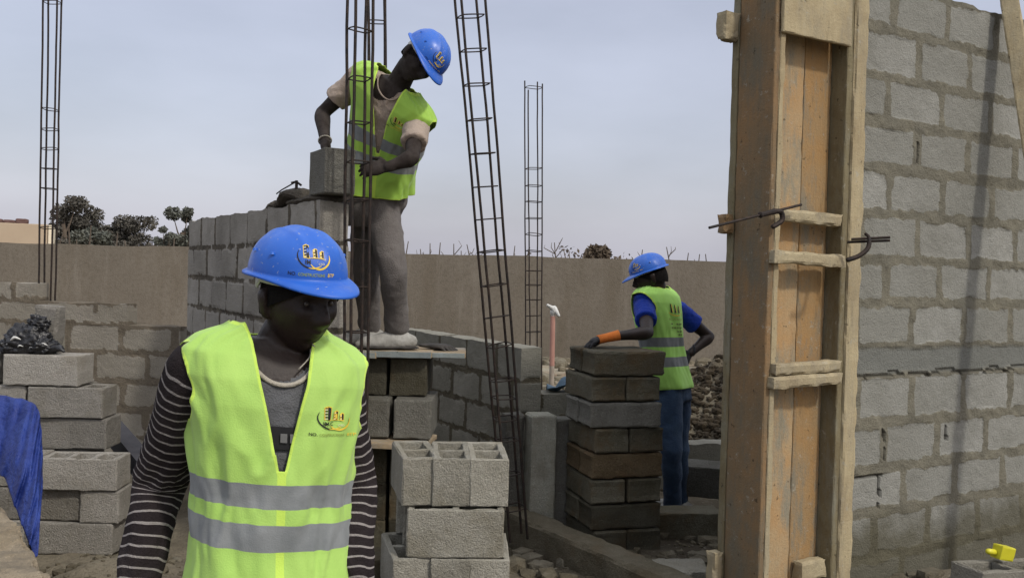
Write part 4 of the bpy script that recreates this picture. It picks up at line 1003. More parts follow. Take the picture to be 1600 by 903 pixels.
def m_vest(name, bands, c1=(.41, .64, .15), c2=(.345, .565, .12)):
    m = Mat(name); v = m.coords(rnd=False); t = m.attr('tt')
    c = m.mix(m.noise(v, 5, 5, .6, .35, .65), c1, c2)
    c = m.mix(m.math('MULTIPLY', m.noise(v, 3, 6, .7, .55, .75), .25), c, (.25, .42, .10))
    er = m.n('ShaderNodeMapRange'); er.inputs[1].default_value = .0060; er.inputs[2].default_value = .0048; m.l(m.attr('edge'), er.inputs[0])
    c = m.mix(m.math('MULTIPLY', er.outputs[0], .7), c, (.56, .78, .10))
    mask = None
    for b0, b1 in bands:
        tn = m.math('ADD', t, m.math('MULTIPLY', m.math('SUBTRACT', m.noise(v, 6, 2, .5, .2, .8), .5), .012))
        q = m.math('MULTIPLY', m.math('GREATER_THAN', tn, b0), m.math('LESS_THAN', tn, b1)); mask = q if mask is None else m.math('ADD', mask, q)
    m.color(m.mix(mask, c, m.mix(m.noise(v, 9, 4, .6, .35, .65), (.17, .185, .19), (.24, .255, .26))))
    m.bump(m.math('ADD', m.math('MULTIPLY', m.noise(v, 300, 2, .5, .3, .7), .25), m.math('MULTIPLY', m.noise(m.coords((1, 1, .5), False), 8, 3, .45, .2, .8), 3.5)), .32, .005); m.fin(.72, .25)
    m.b.inputs['Sheen Weight'].default_value = .15
    return m.m

# ---- writing and marks: 2-D shapes wrapped on to a surface
_tc = {}
def text2d(s, size=1.0):
    if (s, size) in _tc: return _tc[(s, size)]
    cu = bpy.data.curves.new('t', 'FONT'); cu.body = s; cu.size = size; cu.align_x = 'CENTER'; cu.resolution_u = 3; cu.offset = .012 * size
    o = bpy.data.objects.new('t', cu); COL.objects.link(o); me, co, F = evalmesh(o)
    bpy.data.objects.remove(o); bpy.data.curves.remove(cu); bpy.data.meshes.remove(me); _tc[(s, size)] = (co, F); return co, F
class Mark:
    def __init__(s): s.V = []; s.F = []; s.m = []
    def poly(s, pts, mi, lift=0.0):
        i = len(s.V); s.V += [(p[0], p[1], lift) for p in pts]; s.F.append(list(range(i, i + len(pts)))); s.m.append(mi)
    def text(s, txt, x, y, size, mi, sx=1.0, lift=0.0):
        co, F = text2d(txt); i = len(s.V); s.V += [(x + p[0] * size * sx, y + p[1] * size, lift) for p in co]
        for f in F: s.F.append([i + k for k in f]); s.m.append(mi)
    def arc(s, cx, cy, rx, ry, a0, a1, w, mi, lift=0.0, n=26, rot=0):
        for k in range(n):
            u0, u1 = k / n, (k + 1) / n; q = []
            for u, sg in ((u0, -1), (u1, -1), (u1, 1), (u0, 1)):
                a = a0 + (a1 - a0) * u; th = w * (math.sin(u * math.pi) ** .6 * .9 + .1) * sg * .5
                q.append((cx + (rx + th) * math.cos(a), cy + (ry + th) * math.sin(a)))
            s.poly(q, mi, lift)
    def build(s, name, fn_, parent):
        V = [fn_(*p) for p in s.V]; return mk(name, V, s.F, [M['black'], M['yellow'], M['cream'], M['dimgreen']], parent, matidx=s.m)
def company_mark(txt, l1='IM', l2='CSD', gold_letters=False, end='BTP'):
    """three towers over two crescents, initials and the firm's line; unit width about 1"""
    k = Mark(); R_ = math.radians
    for x, h, w_ in ((-.20, .44, .17), (.10, .30, .13), (.32, .21, .11)):
        y0 = .02
        k.poly([(x - w_ * .62, y0 - .02), (x + w_ * .62, y0 - .02), (x + w_ * .62, y0 + h + .03), (x, y0 + h + .06), (x - w_ * .62, y0 + h)], 1)
        k.poly([(x, y0), (x + w_ * .5, y0), (x + w_ * .5, y0 + h), (x, y0 + h + .03)], 0, .0005)
        n = int(h / .055)
        for i in range(n): yy = y0 + .01 + i * .055; k.poly([(x - w_ * .5, yy), (x - w_ * .05, yy + .012), (x - w_ * .05, yy + .04), (x - w_ * .5, yy + .028)], 2 if i % 2 == 0 else 0, .0005)
    k.arc(-.02, .08, .48, .42, R_(150), R_(300), .05, 0); k.arc(-.02, .08, .48, .42, R_(255), R_(312), .04, 1, .0006)
    k.arc(.22, .02, .36, .38, R_(215), R_(375), .065, 1)
    k.arc(.10, -.10, .34, .12, R_(150), R_(20), .025, 1, .0006)
    k.text(l1, -.16, -.20, .20, 0, .95, .0008); k.text(l2, .30, -.22, .10, 2, 1.1, .0008)
    k.text('NO.', -.66, -.60, .155, 0, 1.0); k.text('CONSTRUCTIONS', -.02, -.60, .135, 3 if not gold_letters else 1, .80); k.text(end, .66, -.60, .155, 1, 1.0)
    return k

# ---- head, hair, helmet
def head_mesh(c, f, u, s=1.0):
    r, f, u = frame(f, u); nu, nv = 96, 72; V = []
    g = lambda a, a0, w: math.exp(-((a - a0) / w) ** 2)
    for i in range(nu):
        az = i / nu * 2 * math.pi                      # 0 = forward
        for j in range(nv):
            el = (j + .5) / nv * math.pi - math.pi / 2
            ce = math.cos(el); x = math.sin(az) * ce; y = math.cos(az) * ce; z = math.sin(el)
            az_ = (az + math.pi) % (2 * math.pi) - math.pi
            X, Y_, Z_ = x * .077, y * .096, z * .118
            if z < 0: X *= 1 - .30 * (-z) ** 1.5; Y_ *= 1 - (.10 if y > 0 else .42) * (-z) ** 1.3
            if y < 0 and z > -.3: Y_ *= 1.04
            d = 0.0; frontness = max(0, y)
            d += .022 * g(az_, 0, .16) * g(Z_, -.022, .020)            # nose tip
            d += .011 * g(az_, 0, .11) * g(Z_, .004, .024)             # bridge
            d += .007 * g(abs(az_), .20, .11) * g(Z_, -.028, .010)     # nostrils
            d += .0065 * g(az_, 0, .65) * g(Z_, .036, .011)            # brow
            d -= .010 * g(abs(az_), .38, .17) * g(Z_, .014, .013)      # sockets
            d += .005 * g(abs(az_), .62, .22) * g(Z_, -.014, .020)     # cheeks
            d += .0085 * g(az_, 0, .30) * g(Z_, -.054, .0055) + .008 * g(az_, 0, .26) * g(Z_, -.067, .006)   # lips
            d -= .004 * g(az_, 0, .3) * g(Z_, -.0605, .003)
            d += .009 * g(az_, 0, .28) * g(Z_, -.098, .015)            # chin
            d -= .004 * g(az_, 0, .3) * g(Z_, -.081, .008)
            d *= 1.35; nn = nrm([x, y * 1.3, z * .3]); V.append((X + nn[0] * d, Y_ + nn[1] * d, Z_ + nn[2] * d * .2))
    V = np.array(V) * s; W = c + V[:, :1] * r + V[:, 1:2] * f + V[:, 2:3] * u
    F = [[i * nv + j, ((i + 1) % nu) * nv + j, ((i + 1) % nu) * nv + j + 1, i * nv + j + 1] for i in range(nu) for j in range(nv - 1)]
    F += [[i * nv for i in range(nu)][::-1], [i * nv + nv - 1 for i in range(nu)]]
    mb = MB().add(W, F)
    for sg in (-1, 1):
        e = c + r * sg * .076 * s - f * .012 * s - u * .006 * s
        pts = [e - u * .032 + f * .006, e - u * .02 + r * sg * .006, e + r * sg * .011, e + u * .02 + r * sg * .012 - f * .004, e + u * .030 + r * sg * .006]
        v, ff = tube(spline(pts, 9), [.006, .009, .010, .010, .011, .012, .012, .010, .007], 10, ref=f, caps='round', ell=(1.5, .7)); mb.add(v, ff)
    return mb
def hair_mesh(c, f, u, s=1.0):
    r, f, u = frame(f, u); V = []; nu, nv = 60, 22
    for i in range(nu):
        az = i / nu * 2 * math.pi; low = -.015 + .06 * max(0, math.cos(az)) - .045 * max(0, -math.cos(az))
        for j in range(nv):
            z = low + (.127 - low) * j / (nv - 1); q = math.sqrt(max(0, 1 - (z / .127) ** 2)); V.append((math.sin(az) * .084 * q, math.cos(az) * .102 * q - (.003 if math.cos(az) < 0 else 0), z))
    V = np.array(V) * s; W = c + V[:, :1] * r + V[:, 1:2] * f + V[:, 2:3] * u
    F = [[i * nv + j, ((i + 1) % nu) * nv + j, ((i + 1) % nu) * nv + j + 1, i * nv + j + 1] for i in range(nu) for j in range(nv - 1)]
    return W, F
def helmet(parent, c, f, u, mark, s=1.0, az_mark=0.0, el_mark=.036, msize=.062, opts_up=.047):
    """c = centre of the head; shell rests on the crown"""
    r, f, u = frame(f, u); o = c + u * opts_up
    A_, Bf, Bb, Hh = .122 * s, .148 * s, .142 * s, .118 * s
    def dome(az, el, lift=0.0):
        cx, cy = math.sin(az), math.cos(az); b = Bf if cy > 0 else Bb; e = 1.0
        q = math.cos(el) ** .88; z = math.sin(el) ** .95 * Hh if el > 0 else 0
        X_ = cx * A_ * q; Y_ = cy * b * q
        ridge = .005 * math.exp(-(X_ / .016) ** 2) * (1 if el > .35 else el / .35) + .0028 * (math.exp(-((abs(X_) - .040) / .007) ** 2)) * float(sstep(.4, .7, np.array(el)))
        k = 1 + (lift + ridge) / .13
        if 0 <= el < .18: k += .012 * (1 - el / .18)
        return o + (r * X_ + f * Y_) * k + u * (z * k)
    nu, rows = 120, 30; V = []
    els = list(np.linspace(math.pi / 2 - .01, 0, rows))
    def brim(az, q):
        cy = math.cos(az); ext = .010 + .052 * max(0, cy) ** 3.6 + .004 * max(0, -cy); dn = .004 + .020 * max(0, cy) ** 2 + .003 * max(0, -cy)
        b = Bf if cy > 0 else Bb; X_ = math.sin(az) * A_ * 1.012; Y_ = cy * b * 1.012; d = nrm([math.sin(az) * .8, cy, 0])
        return o + r * (X_ + d[0] * ext * q) + f * (Y_ + d[1] * ext * q) - u * (.004 + dn * q ** 1.4)
    for i in range(nu):
        az = i / nu * 2 * math.pi
        V += [dome(az, e) for e in els] + [brim(az, 0), brim(az, .3), brim(az, .65), brim(az, .95), brim(az, 1.0) - u * .004]
    nv = rows + 5; F = [[i * nv + j, ((i + 1) % nu) * nv + j, ((i + 1) % nu) * nv + j + 1, i * nv + j + 1] for i in range(nu) for j in range(nv - 1)] + [[i * nv for i in range(nu)][::-1]]
    h = mk('helmet', V, F, M['helmet'], parent, smooth=True); sm = h.modifiers.new('s', 'SOLIDIFY'); sm.thickness = .0028; sm.offset = -1
    # small side boss and suspension strap
    mb = MB()
    for sg in (-1, 1):
        for dz, da in ((.045, .25), (.045, -.35)):
            p = dome(sg * (math.pi / 2 + da), .42, .002); v, ff = tube([p - u * .001, p + u * .004], [.006, .004], 8); 
            mb.add(v, ff)
    b_ = mk('rivet', mb.verts(), mb.f, M['helmet'], h)
    V = []; na = 40
    for i in range(na):
        az = i / na * 2 * math.pi
        for z, k in ((.0, .93), (-.026, .90)): V.append(o + r * math.sin(az) * A_ * .80 + f * math.cos(az) * (Bf if math.cos(az) > 0 else Bb) * .84 * k / .93 + u * (z - (.016 if math.cos(az) < -.3 else 0)))
    F = [[2 * i, 2 * i + 1, (2 * i + 3) % (2 * na), (2 * i + 2) % (2 * na)] for i in range(na)]
    hb_ = mk('headband', V, F, M['plasticwhite'], h, smooth=True); sm = hb_.modifiers.new('s', 'SOLIDIFY'); sm.thickness = .003
    if mark:
        def fn_(x, y, l):
            el = el_mark / .118 + y * msize / .118 * .95; az = az_mark - x * msize / .132 / max(.4, math.cos(max(0, el)) ** .7); return dome(az, max(0.02, min(1.5, el)), .0012 + l)
        mark.build('company_emblem', fn_, h)
    return h

# ---- hand
def hand(mb, wr, d, n, th, curl=.5, s=1.0, spread=.10):
    """wr wrist, d along the hand, n out of the palm, th towards the thumb"""
    d = nrm(d); n = nrm(np.asarray(n) - d * np.dot(n, d)); sd = nrm(np.cross(d, n)); sd = sd if np.dot(sd, th) > 0 else -sd
    pl = [wr - d * .015, wr + d * .02 * s, wr + d * .05 * s, wr + d * .085 * s]
    mb.add(*tube(pl, np.array([.026, .030, .040, .040]) * s, 16, ref=sd, caps='round', ell=(1.0, .42)))
    for k, (o, L, r) in enumerate(((.030, .076, .0092), (.010, .086, .0095), (-.011, .080, .0090), (-.031, .062, .0080))):
        p = wr + (d * .080 + sd * o) * s; a = 0; pts = [p - d * .02 * s, p]; q = p; dd = d + sd * (o * spread * 12)
        for seg, fr in ((0, .45), (1, .32), (2, .26)):
            a += curl * (.55 if seg == 0 else .8) * (1 + .08 * k); v = nrm(dd) * math.cos(a) + n * math.sin(a); q = q + v * L * fr * s; pts.append(q)
        mb.add(*tube(pts, np.array([r, r, r * .95, r * .88, r * .75]) * s, 10, caps='round'))
    p = wr + (d * .022 + sd * .026) * s; t1 = nrm(sd * .75 + d * .65 + n * .35); t2 = nrm(sd * .35 + d * .9 + n * (.3 + curl * .4))
    mb.add(*tube([p - sd * .012 * s, p, p + t1 * .040 * s, p + t1 * .040 * s + t2 * .030 * s, p + t1 * .040 * s + t2 * .056 * s], np.array([.014, .014, .012, .0105, .0085]) * s, 10, caps='round'))
def shoe(mb, ank, toe, gzv, s=1.0):
    toe = nrm([toe[0], toe[1], 0]); a = np.array([ank[0], ank[1], gzv]); side = np.cross(toe, UP)
    pts = [a - toe * .075 + UP * .042, a - toe * .04 + UP * .048, a + UP * .052, a + toe * .06 + UP * .045, a + toe * .12 + UP * .037, a + toe * .17 + UP * .032, a + toe * .195 + UP * .026]
    mb.add(*tube(pts, np.array([.034, .042, .046, .044, .043, .036, .022]) * s, 16, ref=side, caps='round', ell=(1.0, [.98, 1.08, 1.1, 1.0, .85, .8, .8])))
    mb.add(*tube([a + UP * .05, a + UP * .11], [.046, .042], 14, caps='round'))

def sstripe(name, base, line, period, lw):
    m = Mat(name); v = m.coords(rnd=False); ln = m.attr('len')
    ln = m.math('ADD', ln, m.math('MULTIPLY', m.math('SUBTRACT', m.noise(v, 9, 3, .5, .2, .8), .5), .008))
    fr = m.math('FRACT', m.math('DIVIDE', ln, period)); st_ = m.math('LESS_THAN', fr, lw)
    big = m.math('LESS_THAN', m.math('FRACT', m.math('DIVIDE', ln, period * 3)), .12)
    c = m.mix(st_, m.mix(m.noise(v, 7, 4, .6, .35, .65), base, tuple(x * 1.5 for x in base)), line)
    m.color(c); m.bump(m.math('ADD', m.noise(v, 220, 3, .6, .3, .7), m.math('MULTIPLY', m.noise(v, 26, 4, .6, .25, .75), 3)), .5, .004); return m.fin(.95, .1)
def cloth(name, c1, c2, scale=6, bump=.5, wr=24):
    m = Mat(name); v = m.coords(rnd=False); c = m.mix(m.noise(v, scale, 6, .7, .35, .65), c1, c2); m.color(c)
    m.bump(m.math('ADD', m.noise(v, 260, 2, .5, .3, .7), m.math('MULTIPLY', m.noise(v, wr, 5, .6, .25, .75), 3)), bump, .004); m.fin(.92, .12); m.b.inputs['Sheen Weight'].default_value = .1
    return m.m

def wrinkle(V, F, amp, scale, seed, axis=None, ridged=True):
    n = normals(V, F); q = V * (np.array([1, 1, 1]) if axis is None else axis)
    a = fbm(q, scale, 3, seed); a = (1 - np.abs(a) * 2.4) if ridged else a
    return V + n * (a * amp)[:, None]

def person(label, T, J, face, hup, hc, mats, gz_, opts):
    root = thing('person', label, 'person', opts['base'])
    base = opts['base']; hc = np.asarray(hc)
    # --- body: one continuous surface
    mb = MB(); mb.add(*T.mesh(-.010, -.14, 1.02)); hm_ = head_mesh(hc, face, hup)
    rr_, ff_, uu_ = frame(face, hup)
    nb = T.k - nrm(T.k - T.p) * .04; nk = hc - uu_ * .055 - ff_ * .022
    mb.add(*tube(spline([nb, (nb + nk) / 2 - ff_ * .004, nk], 8), np.linspace(.062, .053, 8), 20, caps='round')); mb.add(hm_.verts(), hm_.f)
    for sd in ('L', 'R'):
        sh, el, wr = [np.asarray(J[sd][k]) for k in ('sh', 'el', 'wr')]
        mb.add(*tube(spline([sh, sh * .5 + el * .5, el], 9), [.050, .050, .048, .046, .044, .041, .038, .036, .036], 16, caps='round'))
        mb.add(*tube(spline([el, el * .65 + wr * .35, wr], 9), [.036, .040, .041, .039, .036, .032, .029, .027, .026], 16, caps='round'))
        if not opts.get('glove' + sd): hand(mb, wr, *J[sd]['hand'])
        hp, kn, an = [np.asarray(J[sd][k]) for k in ('hip', 'kn', 'an')]
        mb.add(*tube(spline([hp, hp * .5 + kn * .5, kn], 8), [.085, .082, .078, .072, .066, .06, .056, .054], 16, caps='round'))
        mb.add(*tube(spline([kn, kn * .6 + an * .4, an], 8), [.052, .054, .056, .052, .046, .041, .038, .038], 16, caps='round'))
        shoe(mb, an, J[sd]['toe'], gz_, .9)
    V, F = fuse(mb.verts(), mb.f, opts.get('voxel', .0055), 2, .45)
    mk('body', V, F, mats['skin'], root, smooth=True)
    for sg in (-1, 1):
        e = hc + ff_ * .0745 + rr_ * sg * .031 + uu_ * .012; v, f = tube([e - ff_ * .004, e + ff_ * .002], [.0105, .007], 12, caps='round'); mk('eye', v, f, M['eye'], root, smooth=True)
    v, f = hair_mesh(hc, face, hup); mk('hair', v, f, M['hair'], root, smooth=True)
    # --- trousers
    mb = MB(); mb.add(*T.mesh(.006, -.16, .12, 12))
    for sd in ('L', 'R'):
        hp, kn, an = [np.asarray(J[sd][k]) for k in ('hip', 'kn', 'an')]; lo = an + UP * opts.get('cuff', .02)
        k = opts.get('leg', 1.0)
        mb.add(*tube(spline([hp + UP * .02, hp * .5 + kn * .5, kn, kn * .5 + lo * .5, lo], 26), np.interp(np.linspace(0, 1, 26), [0, .25, .5, .75, 1], [.108, .098, .082, .074, .070]) * k, 20, caps='round'))
    V, F = fuse(mb.verts(), mb.f, .007, 3); V = wrinkle(V, F, opts.get('wrA', .007), 5, 3, np.array([1.2, 1.2, 1.1])); V = wrinkle(V, F, .004, 10, 5, np.array([1.3, 1, .9]))
    mk('trousers', V, F, mats['trousers'], root, smooth=True)
    mb = MB()
    for sd in ('L', 'R'):
        mb = MB(); shoe(mb, J[sd]['an'], J[sd]['toe'], gz_, 1.08); V, F = fuse(mb.verts(), mb.f, .005, 3); V[:, 2] = np.maximum(V[:, 2], gz_ + .002)
        V = wrinkle(V, F, .0025, 22, 5); s_ = mk('shoe', V, F, mats['shoe'], root, smooth=True)
        td = nrm([J[sd]['toe'][0], J[sd]['toe'][1], 0]); a_ = np.array([J[sd]['an'][0], J[sd]['an'][1], gz_ + .010])
        v, f = tube([a_ - td * .08, a_ - td * .04, a_ + td * .03, a_ + td * .10, a_ + td * .16, a_ + td * .205], np.array([.040, .050, .046, .054, .050, .030]), 16, ref=np.cross(td, UP), caps='round', ell=(1.0, .20)); mk('sole', v, f, M['rubber'], s_)
    # --- shirt
    sl = opts['sleeve']; mb = MB(); mb.add(*T.mesh(.004, -.10, .985))
    for sd in ('L', 'R'):
        sh, el, wr = [np.asarray(J[sd][k]) for k in ('sh', 'el', 'wr')]; inn = T.center(.9)
        sr = opts.get('slr', 1.0)
        if sl == 'short':
            e2 = sh + (el - sh) * opts.get('sl_len', .62); ax = nrm(e2 - sh)
            v, f = tube(np.concatenate([spline([sh + (inn - sh) * .25, sh, sh * .5 + e2 * .5, e2], 12), [e2 - ax * .001, e2 - ax * .03]]), np.array([.060, .064, .067, .068, .068, .068, .067, .067, .066, .067, .068, .069, .058, .045]) * sr, 22); mb.add(v, f)
    V, F = fuse(mb.verts(), mb.f, .0055, 3)
    V = wrinkle(V, F, opts.get('wrS', .005), 9, 13, np.array([1, 1, 1.5])); V = wrinkle(V, F, .002, 26, 15)
    nkz = opts.get('neck', .07); nkw = opts.get('neckw', .072); r0, f0 = T.basis(1.0); ax0 = nrm(T.k - T.p); D = V - T.k
    X_, Y_, Z_ = D @ r0, D @ f0, D @ ax0; dep_ = np.where(Y_ > 0, nkz, .022)
    cutv = ((X_ / nkw) ** 2 + (np.minimum(Z_, 0) / dep_) ** 2 < 1) & (Z_ > -nkz - .01)
    F = [q for q in F if not all(cutv[i] for i in q)]
    sh_ = mk('shirt', V, F, mats['shirt'], root, smooth=True)
    gf, gb_ = T.surf(.010), T.surf(.010); pts = []
    for a in np.linspace(0, 2 * math.pi, 61):
        x = nkw * 1.0 * math.cos(a)
        if math.sin(a) >= 0: pts.append(gf(x, 1 - nkz * math.sin(a) / T.L))
        else: pts.append(gb_(x, 1 + .020 * math.sin(a) / T.L, True))
    v, f = tube(pts, opts.get('collr', .0065), 8, caps=False); mk('collar', v, f, mats.get('collar', mats['shirt']), root, smooth=True)
    if sl == 'long':
        for sd in ('L', 'R'):
            sh, el, wr = [np.asarray(J[sd][k]) for k in ('sh', 'el', 'wr')]; inn = T.center(.9); cu = wr + nrm(wr - el) * .005
            path = spline([sh + (inn - sh) * .22 + UP * .0, sh, sh * .5 + el * .5, el, el * .5 + cu * .5, cu], 60)
            rad = np.interp(np.linspace(0, 1, 60), [0, .18, .4, .6, .85, 1], [.060, .066, .060, .056, .048, .040]) * opts.get('slr', 1)
            v, f = tube(path, rad, 48); 
            cum = np.concatenate([[0], np.cumsum(np.linalg.norm(np.diff(path, axis=0), axis=1))]); ln = np.repeat(cum, 48)
            v = np.asarray(v); ctr = np.repeat(path, 48, 0); dv_ = nrm_rows(v - ctr)
            seg_ = np.stack([ln * 1.0, np.tile(np.arange(48) / 48 * 6.28, 60), ln * 0], 1)
            a_ = np.tile(np.arange(48) / 48 * 2 * math.pi, 60); q = np.stack([np.cos(a_) * .9, np.sin(a_) * .9, ln * 9], 1)
            bell = np.exp(-((ln / cum[-1] - .58) / .12) ** 2) + np.exp(-((ln / cum[-1] - .93) / .08) ** 2)
            v = v + dv_ * ((1 - 2.2 * np.abs(fbm(q, 1.5, 3, 31))) * (.0045 + .006 * bell))[:, None]
            ln2 = ln + fbm(q * [1, 1, .15], 1.1, 2, 5) * .010
            mk('striped_sleeve', v, f, mats['sleeve'], root, smooth=True, attrs={'len': ln2})
    return root

M['rubber'] = m_simple('dark_rubber', (.03, .028, .026), (.06, .055, .05), 20, .8, .3, .3)
# ================= man in front
D1 = 2.12; q1 = lambda x, y, dy=0.0: P(x, y, D1 + dy)
pel = q1(423, 945, .02); pel[2] = .955; nk = q1(433, 532, .04)
fr1 = nrm([.36, -.93, -.02]); sh1 = nrm([.93, .36, -.10]); 
T1 = Torso(pel, nk, fr1, sh1, sh1, .965, 1.0, .0)
J1 = {'R': dict(sh=q1(307, 582, -.03), el=q1(250, 752, .10), wr=q1(214, 912, .0), hand=([-.08, -.25, -1], [.9, .2, 0], [0, -1, 0], .45), hip=pel + [-.078, 0, -.03], kn=[pel[0] - .10, D1 - .05, .50], an=[pel[0] - .11, D1 + .03, .09], toe=[-.15, -1, 0]),
      'L': dict(sh=q1(521, 594, .08), el=q1(548, 755, .12), wr=q1(552, 918, .03), hand=([.02, -.25, -1], [-.9, .1, 0], [0, -1, 0], .45), hip=pel + [.078, 0, -.03], kn=[pel[0] + .10, D1 - .12, .50], an=[pel[0] + .12, D1 - .14, .09], toe=[.25, -1, 0])}
M['stripe'] = sstripe('striped_knit', (.020, .016, .017), (.26, .24, .23), .0235, .20)
M['tee'] = cloth('grey_tee_cloth', (.085, .088, .095), (.125, .128, .135))
M['trou_dark'] = cloth('dark_trouser_cloth', (.035, .035, .04), (.06, .06, .065))
M['shoe'] = m_simple('dusty_shoe', (.24, .235, .215), (.40, .395, .37), 14, .85, .2, .5, 60)
M['collar'] = cloth('cream_rib', (.36, .33, .27), (.42, .39, .33))
M['vest1'] = m_vest('yellow_green_vest', [(.215, .315), (.375, .465)])
face1 = nrm([.70, -.70, -.20]); up1 = nrm([.14, -.16, 1]); hc1 = q1(468, 470, .0)
man1 = person('man in front looking down to the right, blue helmet, yellow green vest over striped sleeves', T1, J1, face1, up1, hc1, dict(skin=M['skin'], trousers=M['trou_dark'], shirt=M['tee'], shoe=M['shoe'], sleeve=M['stripe'], collar=M['collar']), 0.0, dict(base=(pel[0], D1, 0), sleeve='long', leg=.78, voxel=.0042, slr=1.0, neck=.090, neckw=.080, collr=.0055))
vest1 = garment(T1, 'vest', M['vest1'], man1, vest_open(.057, .50, .003), -.06, 1.02, .020, 170, 150, .012, .014, 3)
s1 = T1.surf(.0255)
company_mark('', 'IM.C', 'CSD').build('company_emblem', lambda x, y, l: s1(.100 + x * .060, .725 + y * .060 / T1.L) + fr1 * l, vest1)
helmet(man1, hc1 + np.array([-.010, 0, 0]), nrm([.70, -.70, -.13]), up1, company_mark(''), .855, .36, .050, .078, .068)
# collar ring, tee print and neck cord
T1.fold = None; s2 = T1.surf(.014); k = Mark()
k.poly([(-.055, .0), (.055, .0), (.055, .05), (-.055, .05)], 0); k.poly([(-.012, .016), (.002, .016), (.002, .036), (-.012, .036)], 3, .001); k.poly([(.008, .016), (.020, .016), (.020, .036), (.008, .036)], 3, .001)
M['greyprint'] = m_simple('grey_print', (.12, .12, .12), (.15, .15, .15)); 
o = k.build('chest_print', lambda x, y, l: s2(x + .008, .60 + y / T1.L) + fr1 * (.004 + l), man1); o.data.materials[3] = M['greyprint']
cp = [T1.point(.99, math.radians(28), .002), T1.point(.95, math.radians(20), .012), T1.point(.90, math.radians(8), .014)]
v, f = tube(spline([hc1 + np.array([.045, -.04, -.10]), cp[0] + [.01, -.01, .01], cp[1] + [.0, -.01, 0], cp[2]], 16), .0016, 6); mk('neck_cord', v, f, M['collar'], man1, smooth=True)

# ================= man standing on the scaffold
D2 = 4.80; q2 = lambda x, y, Y: P(x, y, Y)
pel2 = q2(581, 314, 4.88); nk2 = q2(619, 133, 4.60); g2 = 1.283
fr2 = nrm([.22, -.93, -.28]); hl2 = nrm([1, .18, 0]); sl2 = nrm(q2(655, 186, 4.55) - q2(560, 108, 4.62))
T2 = Torso(pel2, nk2, fr2, hl2, sl2, 1.02, 1.08, .02)
J2 = {'R': dict(sh=q2(562, 122, 4.66), el=q2(503, 178, 4.74), wr=q2(509, 230, 4.56), hand=([-.10, -.25, -.95], [.85, .25, -.1], [.1, -1, 0], .30), hip=q2(573, 322, 4.97), kn=q2(573, 430, 5.0), an=q2(577, 532, 5.12), toe=[-.75, -.7, 0]),
      'L': dict(sh=q2(651, 190, 4.60), el=q2(644, 247, 4.40), wr=q2(607, 261, 4.38), hand=([-.98, .15, -.10], [-.1, .8, -.3], [-.1, -.2, 1], .35), hip=q2(596, 322, 4.84), kn=q2(613, 425, 4.76), an=q2(620, 528, 4.93), toe=[-1, -.22, 0])}
for sd in 'RL': J2[sd]['an'][2] = g2 + .09
M['shirt2'] = cloth('dusty_pink_shirt', (.30, .235, .19), (.40, .33, .275))
M['trou2'] = cloth('grey_brown_trousers', (.125, .113, .108), (.185, .17, .162), 4, .8, 11)
M['vest2'] = m_vest('green_vest_dusty', [(.34, .43), (.50, .60)], (.36, .60, .09), (.30, .52, .075))
face2 = nrm([.36, -.60, -.70]); up2 = nrm([.80, -.28, .52]); hc2 = q2(655, 95, 4.50)
man2 = person('man standing on the scaffold boards, bent over to set a block on the wall', T2, J2, face2, up2, hc2, dict(skin=M['skin_dusty'], trousers=M['trou2'], shirt=M['shirt2'], shoe=M['shoe']), g2, dict(base=(pel2[0], 4.95, g2), sleeve='short', sl_len=.62, wrA=.009, slr=.88, cuff=.03, leg=.80, wrS=.007, neck=.07, collr=.004))
vest2 = garment(T2, 'vest', M['vest2'], man2, vest_open(.058, .44, .003, arm_r=.052, arm_h=.12), .10, 1.02, .020, 150, 120, .012, .042, 5)
s3 = T2.surf(.0255)
company_mark('', 'IM', 'CSD', True).build('company_emblem', lambda x, y, l: s3(.078 + x * .058, .775 + y * .058 / T2.L) + fr2 * l, vest2)
helmet(man2, hc2, face2, up2, company_mark('', 'IM', 'CSD', True), .90, .25, .045, .078, .052)
w0 = J2['R']['wr']; e0_ = J2['R']['el']; ax = nrm(w0 - e0_); bc_ = w0 - ax * .05
u_ = nrm(np.cross(ax, [0, 1, 0])); v_ = np.cross(ax, u_)
v, f = tube([bc_ + (u_ * math.cos(a) + v_ * math.sin(a)) * .031 for a in np.linspace(0, 2 * math.pi, 20)], .004, 6, caps=False); mk('bracelet', v, f, M['collar'], man2, smooth=True)
# block he is setting
p = P(487, 422, 4.43)
block('short', (p[0] + .072, 4.50, 2.055), math.atan2(A[1], A[0]) - .02, 'muddy block being set upright on the wall by the standing worker', None, 'block_damp', 2)
# sandals on the boards
for i, (px, lab) in enumerate(((664, 'dark grey work glove lying behind the shoes on the scaffold boards'), (676, 'dark glove at the right end behind the other glove on the boards'))):
    p = P(px, 549, 5.02); mb = MB(); hand(mb, np.array([p[0], 5.02 + .03 * i, 1.30]), [.9 - .5 * i, -.2, -.02], [0, 0, -1], [0, 1, 0], .3, .95); V, F = fuse(mb.verts(), mb.f, .004, 2); tag(mk('work_glove', V, F, M['rubber'], smooth=True), lab, 'glove', 'gloves on the boards')

